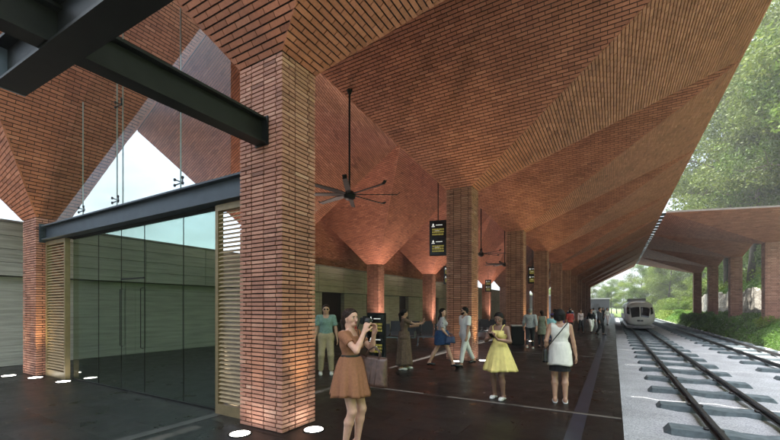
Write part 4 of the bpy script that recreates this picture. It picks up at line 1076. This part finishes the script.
# ------------------------------------------------------------------ waiting benches, litter bin
m_seat=simple('black_seat_shell',(.02,.02,.022),.4)
def bench(x,y,rz,label,n=4):
    r=empty('waiting_bench',(x,y,0),rz,label,'bench','black waiting benches in the hall'); w=.58
    m=MB(); m.box(-n*w/2,n*w/2,-.04,.04,.34,.40); m.build('beam',M['chrome'],r)
    sm=MB(); sm.smooth=False
    prof=[(-.25,.44),(-.22,.455),(.15,.43),(.22,.45),(.27,.60),(.32,.95),(.295,.955),(.24,.62),(.19,.475),(.14,.41),(-.24,.42)]
    sm.loft([[(xx,-a,b) for a,b in prof] for xx in (-w/2+.03,w/2-.03)]); me=sm.mesh('seat',m_seat)
    for i in range(n): s=link('seat',me,r); s.location=((i-(n-1)/2)*w,0,0)
    am=MB(); am.tube([(0,.20,.40),(0,.22,.64),(0,-.15,.66),(0,-.2,.42)],.018,6); ame=am.mesh('armrest',M['chrome'])
    for i in (0,n): a=link('armrest',ame,r); a.location=((i-n/2)*w,0,0)
    lm=MB(); lm.box(-.03,.03,-.03,.03,.02,.34); lm.box(-.03,.03,-.28,.28,.0,.03); lme=lm.mesh('leg',M['chrome'])
    for i in (-1,1): l=link('leg',lme,r); l.location=(i*n*w*.3,0,0)
    return r
bl=['black waiting bench behind the gesturing woman in the brown sheer dress','black waiting bench between the gesturing woman and the denim skirted woman','black bench in the second row beside the lit hall column','black bench behind the head of the woman in yellow','farther black bench left of the third platform column','black bench against the hall back wall near the dark doorway']
for i,(x,y,rz) in enumerate([(-8.6,14.6,R(200)),(-7.0,15.8,R(200)),(-9.4,18.2,R(200)),(-6.2,20.4,R(190)),(-6.6,23.2,R(190)),(-12.2,15.5,R(95))]): bench(x,y,rz,bl[i])
m=MB(); m.bbox(-.27,.27,-.24,.24,.03,.84,.015); b=empty('litter_bin',(-3.77,17.9,0),R(20),'black square litter bin with a pale lid in front of the third platform column','litter bin'); m.build('bin_body',M['black'],b)
m=MB(); m.bbox(-.29,.29,-.26,.26,.842,.90,.01); m.box(-.10,.10,-.265,-.262,.86,.885,0); m.build('lid',simple('pale_lid',(.4,.38,.35),.5),b)
m=MB(); m.box(-.24,.24,-.21,.21,0,.028); m.build('plinth',M['steel_dark'],b)

# ------------------------------------------------------------------ train
tr=empty('train',(2.68,53.0,-.92),0,'white rounded nose passenger train standing on the near track','train')
m_tw=simple('white_train_paint',(.68,.67,.66),.25,noise=.05,scale=2); m_tg=simple('dark_tinted_windscreen',(.012,.012,.015),.08,noise=.1); m_tl=simple('grey_skirt_paint',(.28,.27,.30),.4)
def tsec(y,w,zb,zt,e=3.2,n=36,bot=1.0):
    zc=(zb+zt)/2; h=(zt-zb)/2; r=[]
    for k in range(n):
        a=2*PI*k/n; cx=math.copysign(abs(math.cos(a))**(2/e),math.cos(a)); sz=math.copysign(abs(math.sin(a))**(2/e),math.sin(a))
        ww=w/2*(1-.10*max(0,sz)) 
        r.append((ww*cx,y,zc+h*sz))
    return r
m=MB(); m.smooth=True
m.loft([tsec(0,1.5,.9,1.5,2.2),tsec(.06,2.1,.62,1.75,2.4),tsec(.25,2.6,.45,2.15,2.6),tsec(.7,2.9,.40,2.62,2.9),tsec(1.5,3.05,.38,3.08,3.2),tsec(2.8,3.1,.36,3.35,3.6),tsec(5,3.12,.36,3.42,4),tsec(24,3.12,.36,3.42,4)])
m.build('body',m_tw,tr)
# windscreen patches hugging the nose, as a slightly larger loft piece over an angular range
def noseat(z,x):  # y of nose surface for (x,z): sample between sections
    secs=[(0,.75,.9,1.5,2.2),(.06,1.05,.62,1.75,2.4),(.25,1.3,.45,2.15,2.6),(.7,1.45,.40,2.62,2.9),(1.5,1.525,.38,3.08,3.2),(2.8,1.55,.36,3.35,3.6),(5,1.56,.36,3.42,4)]
    lo,hi=0.0,5.0
    def inside(y):
        for a,b in zip(secs,secs[1:]):
            if a[0]<=y<=b[0]:
                t=(y-a[0])/(b[0]-a[0]); q=[a[i]+(b[i]-a[i])*t for i in range(5)]; zc=(q[2]+q[3])/2; h=(q[3]-q[2])/2; sz=(z-zc)/h
                return (abs(x)/(q[1]*(1-.10*max(0,sz))))**q[4]+abs(sz)**q[4]<1
        return False
    if not inside(hi): return None
    for _ in range(24):
        md=(lo+hi)/2
        if inside(md): hi=md
        else: lo=md
    return hi
def patch(f0,f1,nu,nv,mat_,name,off=.02):
    mm=MB(); mm.smooth=True; V=[];F=[]
    for j in range(nv+1):
        for i in range(nu+1):
            x,z=f0(i/nu,j/nv); y=noseat(z,x); V.append((x,(y if y is not None else 2)-off,z))
    for j in range(nv):
        for i in range(nu): a=j*(nu+1)+i; F.append((a,a+1,a+nu+2,a+nu+1))
    mm.add(V,F); return mm.build(name,mat_,tr)
patch(lambda u,v:((-1+2*u)*(.84+.14*v),1.50+1.15*v-.12*(2*u-1)**2),None,20,8,m_tg,'windscreen')
for s in (-1,1): patch(lambda u,v,s=s:(s*(1.03+.27*u),1.75+.80*v+.1*u),None,6,6,m_tg,'side_screen')
patch(lambda u,v:((-.045+.09*u),.62+2.35*v),None,2,20,m_tw,'centre_post',off=.06)
for s in (-1,1): patch(lambda u,v,s=s:(s*(.86+.2*u),1.0+.10*v),None,4,3,M['eyew'],'headlight',off=.03)
mm=MB(); mm.box(-.3,.3,-.06,.0,.95,1.12); mm.build('destination_panel',m_tg,tr)
mm=MB(); mm.smooth=True; mm.loft([tsec(.45,2.3,.1,.5,3),tsec(1.0,2.8,.08,.5,3),tsec(24,2.9,.08,.5,3)]); mm.build('under_skirt',m_tl,tr)
mm=MB()
for s in (-1,1):
    for k in range(9): mm.box(s*1.555-.02,s*1.555+.02,4+k*2.2,5.7+k*2.2,1.75,2.6)
mm.build('side_windows',m_tg,tr)
wm=MB(); 
wm.tube([(-.9,0,.42),(-.75,0,.42)],.42,20); wm.tube([(.75,0,.42),(.9,0,.42)],.42,20); wm.tube([(-.75,0,.42),(.75,0,.42)],.07,8); wme=wm.mesh('wheelset',M['iron'])
for y in (3,5.2,18,20.2): o=link('wheelset',wme,tr); o.location=(0,y,0)
mm=MB(); mm.bbox(-1.0,1.0,7,10,3.43,3.75,.05); mm.bbox(-.9,.9,13,16,3.43,3.7,.05); mm.build('roof_unit',m_tl,tr)

# distant building past the platform end
b=empty('distant_building',(-7,122,0),0,'small dark blue grey building with a pale roof edge past the end of the platform','building')
m=MB(); m.box(-6,6.0,0,10,-1,3.9); m.build('wall',simple('slate_blue_wall',(.022,.024,.034),.7),b)
m=MB(); m.box(-6.4,6.3,-.4,10.4,3.91,4.2); m.build('roof',simple('pale_fascia',(.4,.4,.38),.6),b)
for x in (-4,-1,2): 
    m=MB(); m.box(x,x+1.5,-.03,-.002,.3,2.6); m.build('window',m_tg,b)
b=empty('concrete_shed',(-9,97,0),0,'low grey concrete building seen through the gaps at the far end of the hall','building')
m=MB(); m.box(-9,3,0,10,-1,4.2); m.build('wall',simple('grey_render',(.16,.17,.18),.8,noise=.2,scale=.5),b)
m=MB(); m.box(-9.3,3.3,-.3,10.3,4.21,4.5); m.build('roof',simple('grey_roof',(.25,.25,.25),.7),b)
# ------------------------------------------------------------------ trees
def leaf_cloud(mb,centres,n_per,rad,size,trng=(0,1)):
    V=[];F=[];T=[]
    r=rng
    for c,rd in centres:
        n=int(n_per*(rd/rad)**2)
        d=r.normal(size=(n,3)); d/=np.linalg.norm(d,axis=1)[:,None]; rr=rd*r.random(n)**.45
        p=np.array(c)+d*rr[:,None]*np.array([1,1,.72])
        a=r.normal(size=(n,3)); a/=np.linalg.norm(a,axis=1)[:,None]; b=np.cross(a,r.normal(size=(n,3))); b/=np.linalg.norm(b,axis=1)[:,None]
        s=size*r.uniform(.6,1.35,n)[:,None]; base=r.uniform(.25,.7)
        t=np.clip(base+r.normal(size=n)*.16,0,1)
        q=np.stack([p-a*s,p-b*s*.45,p+a*s,p+b*s*.45],1)
        i0=len(mb.v); mb.v.extend(map(tuple,q.reshape(-1,3).tolist())); mb.t.extend(np.repeat(t,4).tolist())
        for k in range(n): 
            j=i0+4*k; mb.f.append((j,j+1,j+2,j+3)); mb.m.append(0); mb.sm.append(False)
def tree_meshes(h,spread,seed,leaf,n_per,clump=1.5,trunk_r=.28,bare=.35):
    rr=random.Random(seed); tm=MB(); tm.smooth=True; cents=[]
    lean=(rr.uniform(-.06,.06)*h,rr.uniform(-.06,.06)*h)
    tp=[(lean[0]*t**1.5+math.sin(t*5+seed)*.15,lean[1]*t**1.5+math.cos(t*4+seed)*.15,h*.86*t) for t in np.linspace(0,1,9)]
    tm.tube(tp,[trunk_r*(1.25 if i==0 else 1)*(1-.85*i/8) for i in range(9)],9)
    nl=rr.randint(11,15)
    for i in range(nl):
        t=bare+(.97-bare)*(i+.3)/nl; k=t*8; i0=int(k); f=k-i0; p=Vector(tp[i0]).lerp(Vector(tp[min(i0+1,8)]),f)
        a=i*2.4+rr.uniform(-.5,.5); L=spread*(1.05-.6*abs(t-bare-.25)/(1-bare))*rr.uniform(.7,1.15)
        el=rr.uniform(.15,.75)+.4*t; q=[p]
        for s in range(1,5):
            u=s/4; q.append(p+Vector((math.cos(a+.25*math.sin(s+i))*L*u,math.sin(a+.25*math.sin(s+i))*L*u,math.sin(el)*L*u*.9-.12*L*u*u+rr.uniform(-.15,.15))))
        r0=trunk_r*(1-.8*t)*.55; tm.tube(q,[r0*(1-.8*s/4) for s in range(5)],6)
        for s in (2,3,4):
            for _ in range(2 if s<4 else 1):
                o=q[s]+Vector((rr.uniform(-1,1),rr.uniform(-1,1),rr.uniform(-.3,.9)))*clump*.9
                if s<4: tm.tube([q[s],q[s].lerp(o,.5)+Vector((0,0,.1)),o],[r0*.35,r0*.2,r0*.08],5)
                cents.append((tuple(o),clump*rr.uniform(.55,1.15)))
    lm=MB(); leaf_cloud(lm,cents,n_per,clump,leaf)
    return tm,lm
protos=[]
for i,(h,sp,leaf,n,cl,tr_,mt,bare) in enumerate([(17,5.2,.12,520,1.5,.26,'leaf_a',.22),(20,5.8,.125,480,1.7,.28,'leaf_b',.22),(14,4.6,.12,480,1.4,.2,'leaf_c',.15),(18,5.0,.125,480,1.6,.24,'leaf_b',.18),(12,4.2,.12,460,1.4,.16,'leaf_a',.10)]):
    a,b=tree_meshes(h,sp,i*11+3,leaf,n,cl,tr_,bare)
    protos.append((a.mesh('trunk',M['bark']),b.mesh('crown',M[mt]),['mid green','olive','yellow green','tall olive','low dark green'][i],h))
rt=random.Random(21)
cnt=[0]
def tree(x,y,k,s,where,z=None,rz=None):
    tm,cm,kind,h=protos[k]
    zz=(hz(x,y) if x>9.4 else -.9) if z is None else z
    r=empty('broadleaf_tree',(x,y,zz-.3),rt.uniform(0,6.28) if rz is None else rz,where,'tree','woodland trees around the station'); r.scale=(s,s,s*rt.uniform(.95,1.1))
    link('trunk',tm,r); link('crown',cm,r); cnt[0]+=1
ORD=['first','second','third','fourth','fifth','sixth','seventh','eighth','ninth','tenth','eleventh','twelfth']+['%dth'%n for n in range(13,60)]
kinds=['mid green','olive','yellow green','tall olive','low dark green']
# first rows above the rubble wall, then up the hill
rows=[(21,[42,49.5,57,65,73.5,82,90.5]),(17.6,[73,81,89]),(27,[46,55,63.5,72,81,90]),(33,[52,62,72,82,93]),(40,[60,72,84,96]),(46,[70,85,100]),(57,[88,106])]
rn=['just above the rubble wall','leaning over the rubble wall','in the second rank above the rubble wall','in the third rank up the hill','in the fourth rank up the hill','high on the hill','on the top of the hill']
for j,(x0,ys) in enumerate(rows):
    for i,y in enumerate(ys):
        k=(i*2+j*3+ (1 if i%3 else 0))%5; s=rt.uniform(1.5,1.85)*(1.0 if j>3 else 1.05)
        tree(x0+rt.uniform(-1.2,1.2),y+rt.uniform(-1.5,1.5),k,s,'%s tree %s, %s from the right'%(kinds[k],rn[j],ORD[i]))
rows=[(20,[104,116,129]),(28,[101,112,124,138]),(38,[110,125,142]),(15,[134,150,166]),(50,[120,140,160]),(24,[152,172])]
rn=['at the foot of the grassy slope','on the grassy slope','high on the grassy slope','behind the train','on the ridge above the slope','on the far part of the slope']
for j,(x0,ys) in enumerate(rows):
    for i,y in enumerate(ys):
        k=(i+j*2)%5; tree(x0+rt.uniform(-1.5,1.5),y+rt.uniform(-2,2),k,rt.uniform(.8,1.15),'%s tree %s, %s one away from the camera'%(kinds[k],rn[j],ORD[i]))
FX=[-16,-9,-3,3,8,-22,-13,1,6,10.5,-6,-.5,12.5]
for i,(x,y,k,s) in enumerate([(-16,140,2,.75),(-9,150,0,.7),(-3,158,4,.8),(3,150,2,.85),(8,162,1,1.0),(-22,150,1,.8),(-13,165,3,.7),(1,175,0,.75),(6,142,4,.8),(10.5,148,0,1.0),(-6,138,1,.6),(-.5,136,0,.55),(12.5,141,2,1.1)]):
    tree(x,y,k,s,'%s tree beyond the far end of the tracks, %s from the left'%(kinds[k],ORD[sorted(FX).index(x)]),z=-.6)
# shrubs on the bank
sm=[]
for q,(mt) in enumerate(('weed','leaf_c','leaf_a')):
    mb=MB(); cs=[((rt.uniform(-.5,.5),rt.uniform(-.5,.5),rt.uniform(.2,.9)),rt.uniform(.3,.5)) for _ in range(9)]
    leaf_cloud(mb,cs,220,.4,.055); st=MB()
    for _ in range(9): a=rt.uniform(0,6.3); st.tube([(0,0,0),(math.cos(a)*.25,math.sin(a)*.25,.4),(math.cos(a)*.5,math.sin(a)*.5,rt.uniform(.6,1.1))],[.02,.012,.005],4)
    sm.append((mb.mesh('foliage',M[mt]),st.mesh('stems',M['bark'])))
bm_=[]
for q,(mt) in enumerate(('leaf_a','leaf_c','leaf_b')):
    mb=MB(); cs=[((rt.uniform(-.8,.8),rt.uniform(-.8,.8),rt.uniform(.2,1.2)),rt.uniform(.35,.6)) for _ in range(14)]
    leaf_cloud(mb,cs,520,.5,.045); st=MB()
    for _ in range(9): a=rt.uniform(0,6.3); st.tube([(0,0,0),(math.cos(a)*.25,math.sin(a)*.25,.4),(math.cos(a)*.6,math.sin(a)*.6,rt.uniform(.7,1.2))],[.03,.02,.008],4)
    bm_.append((mb.mesh('foliage',M[mt]),st.mesh('stems',M['bark'])))
i=0
for y in np.concatenate([np.arange(26,60,2.3),np.arange(61,100,3.4)]):
    x=rt.choice([10.2,10.7,11.3,12.2]); k=rt.choice([0,0,1,2]); s=rt.uniform(.7,1.15); i+=1
    r=empty('shrub',(x,y,hz(x,y)-.05),rt.uniform(0,6),'%s shrub on the bank right of the tracks, %s away from the camera'%(['white flecked green','yellow green','dark green'][k],ORD[i-1]),'shrub','shrubs on the track side bank'); r.scale=(s,s,s)
    link('foliage',sm[k][0],r); link('stems',sm[k][1],r)
# bushes on the open slope behind the train and up the hill
j=0
for (x,y,sc_) in [(12,103,2.2),(14,108,2.8),(17,106,3.2),(13,116,2.6),(19,114,3.4),(16,122,3.0),(22,121,3.8),(12.5,128,2.8),(18,132,3.6),(25,130,4),(14,140,3.2),(21,144,4),(11.8,152,3),(17,158,4),(10.8,136,2.4),(19,50,2.4),(20,61,2.8),(19.5,70,2.6),(21,80,3.0),(25,58,3.2),(27,68,3.4),(26,79,3.4),(32,66,3.6),(34,78,3.8),(33,90,3.8),(41,78,4),(42,92,4)]:
    k=j%3; j+=1
    r=empty('bush',(x,y,hz(x,y)-.2),rt.uniform(0,6),'%s bush on the %s, %s in distance order'%(['fresh green','yellow green','dark green'][k],'slope behind the train' if y>100 else 'hillside above the wall',ORD[j-1]),'bush','bushes on the hillside'); r.scale=(sc_,sc_,sc_*.95)
    link('foliage',bm_[k][0],r); link('stems',bm_[k][1],r)
# ground cover: nobody could count it
def cover(name,boxes,mats,label):
    mb=MB(); r=rng
    for (x0,x1,y0,y1,n,hh,sz) in boxes:
        x=r.uniform(x0,x1,n); y=r.uniform(y0,y1,n); z=np.array([hz(a,b) for a,b in zip(x,y)])
        lump=.45+.55*np.clip(np.sin(x*1.7+np.sin(y*.9)*2)*np.sin(y*.8+x*.6)+.35,0,1)
        zz=z+hh*lump*r.random(n)**.6
        p=np.stack([x,y,zz],1); a=r.normal(size=(n,3)); a[:,2]=np.abs(a[:,2])*1.1; a/=np.linalg.norm(a,axis=1)[:,None]; b=np.cross(a,r.normal(size=(n,3))); b/=np.linalg.norm(b,axis=1)[:,None]
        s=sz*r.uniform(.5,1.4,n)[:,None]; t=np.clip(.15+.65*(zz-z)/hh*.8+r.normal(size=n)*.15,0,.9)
        fl=r.random(n)<.018; t[fl]=1; s[fl]*=.5
        q=np.stack([p-a*s,p-b*s*.4,p+a*s,p+b*s*.4],1); i0=len(mb.v); mb.v.extend(map(tuple,q.reshape(-1,3).tolist())); mb.t.extend(np.repeat(t,4).tolist())
        for k in range(n): j=i0+4*k; mb.f.append((j,j+1,j+2,j+3)); mb.m.append(0); mb.sm.append(False)
    o=mb.build(name,mats); tag(o,label,'ground cover',kind='stuff'); return o
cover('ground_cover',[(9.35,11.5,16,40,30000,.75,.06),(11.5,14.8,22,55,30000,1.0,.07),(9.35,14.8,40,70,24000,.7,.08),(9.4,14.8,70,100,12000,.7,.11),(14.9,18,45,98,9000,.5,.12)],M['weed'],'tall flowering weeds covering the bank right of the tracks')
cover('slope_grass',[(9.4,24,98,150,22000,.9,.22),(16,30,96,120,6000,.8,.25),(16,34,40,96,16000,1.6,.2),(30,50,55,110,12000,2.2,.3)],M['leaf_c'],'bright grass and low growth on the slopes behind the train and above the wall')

# ------------------------------------------------------------------ air
HAZE=0.0009
if HAZE:
    mb=MB(); mb.box(-200,260,-40,420,-3,90)
    hm=bpy.data.materials.new('thin_haze'); hm.use_nodes=True; nt=hm.node_tree; nt.nodes.remove(nt.nodes['Principled BSDF'])
    pv=N(nt,'ShaderNodeVolumePrincipled'); pv.inputs['Color'].default_value=(.92,.95,.96,1); pv.inputs['Density'].default_value=HAZE; pv.inputs['Anisotropy'].default_value=.2
    nt.links.new(pv.outputs[0],nt.nodes['Material Output'].inputs['Volume'])
    tag(mb.build('haze',hm),kind='stuff')

# ------------------------------------------------------------------ world, sun, camera
TRAVEL=Vector((.29,-.115,-.955)).normalized()
w=bpy.data.worlds.new('World'); SC.world=w; w.use_nodes=True; nt=w.node_tree; bg=nt.nodes['Background']
sky=N(nt,'ShaderNodeTexSky',sky_type='NISHITA'); sky.sun_disc=False; sky.sun_elevation=math.asin(-TRAVEL.z); sky.sun_rotation=math.atan2(-TRAVEL.x,-TRAVEL.y); sky.dust_density=2.0
tc=N(nt,'ShaderNodeTexCoord'); mp=N(nt,'ShaderNodeMapping'); mp.inputs['Scale'].default_value=(1,1,2.6); nt.links.new(tc.outputs['Generated'],mp.inputs[0])
nz=N(nt,'ShaderNodeTexNoise'); nz.inputs['Scale'].default_value=2.6; nz.inputs['Detail'].default_value=9; nz.inputs['Roughness'].default_value=.55; nt.links.new(mp.outputs[0],nz.inputs['Vector'])
cf=ramp(nt,nz.outputs[0],[(.38,(.6,)*3),(.62,(1.0,)*3)])
sx=N(nt,'ShaderNodeSeparateXYZ'); nt.links.new(tc.outputs['Generated'],sx.inputs[0])
cl=ramp(nt,sx.outputs['Z'],[(0,(.85,1.05,1.22)),(.38,(1.0,1.22,1.42)),(.5,(3.2,3.6,4.0)),(.85,(11,11.6,12.2))])
c=mix(nt,cf,sky.outputs[0],cl); nt.links.new(c,bg.inputs[0]); bg.inputs[1].default_value=SKYS
sun=bpy.data.lights.new('sun','SUN'); sun.energy=SUNS; sun.angle=R(.55); sun.color=(1,.95,.87)
so=bpy.data.objects.new('sun',sun); COL.objects.link(so); so.location=(-20,10,60); so.rotation_euler=TRAVEL.to_track_quat('-Z','Y').to_euler()
cd=bpy.data.cameras.new('camera'); co=bpy.data.objects.new('camera',cd); COL.objects.link(co); SC.camera=co
co.location=(0,0,1.72); co.rotation_euler=(R(90),0,R(TH)); cd.sensor_width=36; cd.lens=36*381/780; cd.shift_y=87/780; cd.clip_start=.05; cd.clip_end=3000
SC.view_settings.view_transform='Standard'; SC.view_settings.look='None'; SC.view_settings.gamma=1; SC.view_settings.use_curve_mapping=False; SC.view_settings.exposure=EXPO
SC.render.engine='CYCLES'; SC.cycles.max_bounces=8; SC.cycles.diffuse_bounces=5; SC.cycles.transparent_max_bounces=12; SC.cycles.volume_bounces=0; SC.cycles.volume_step_rate=4
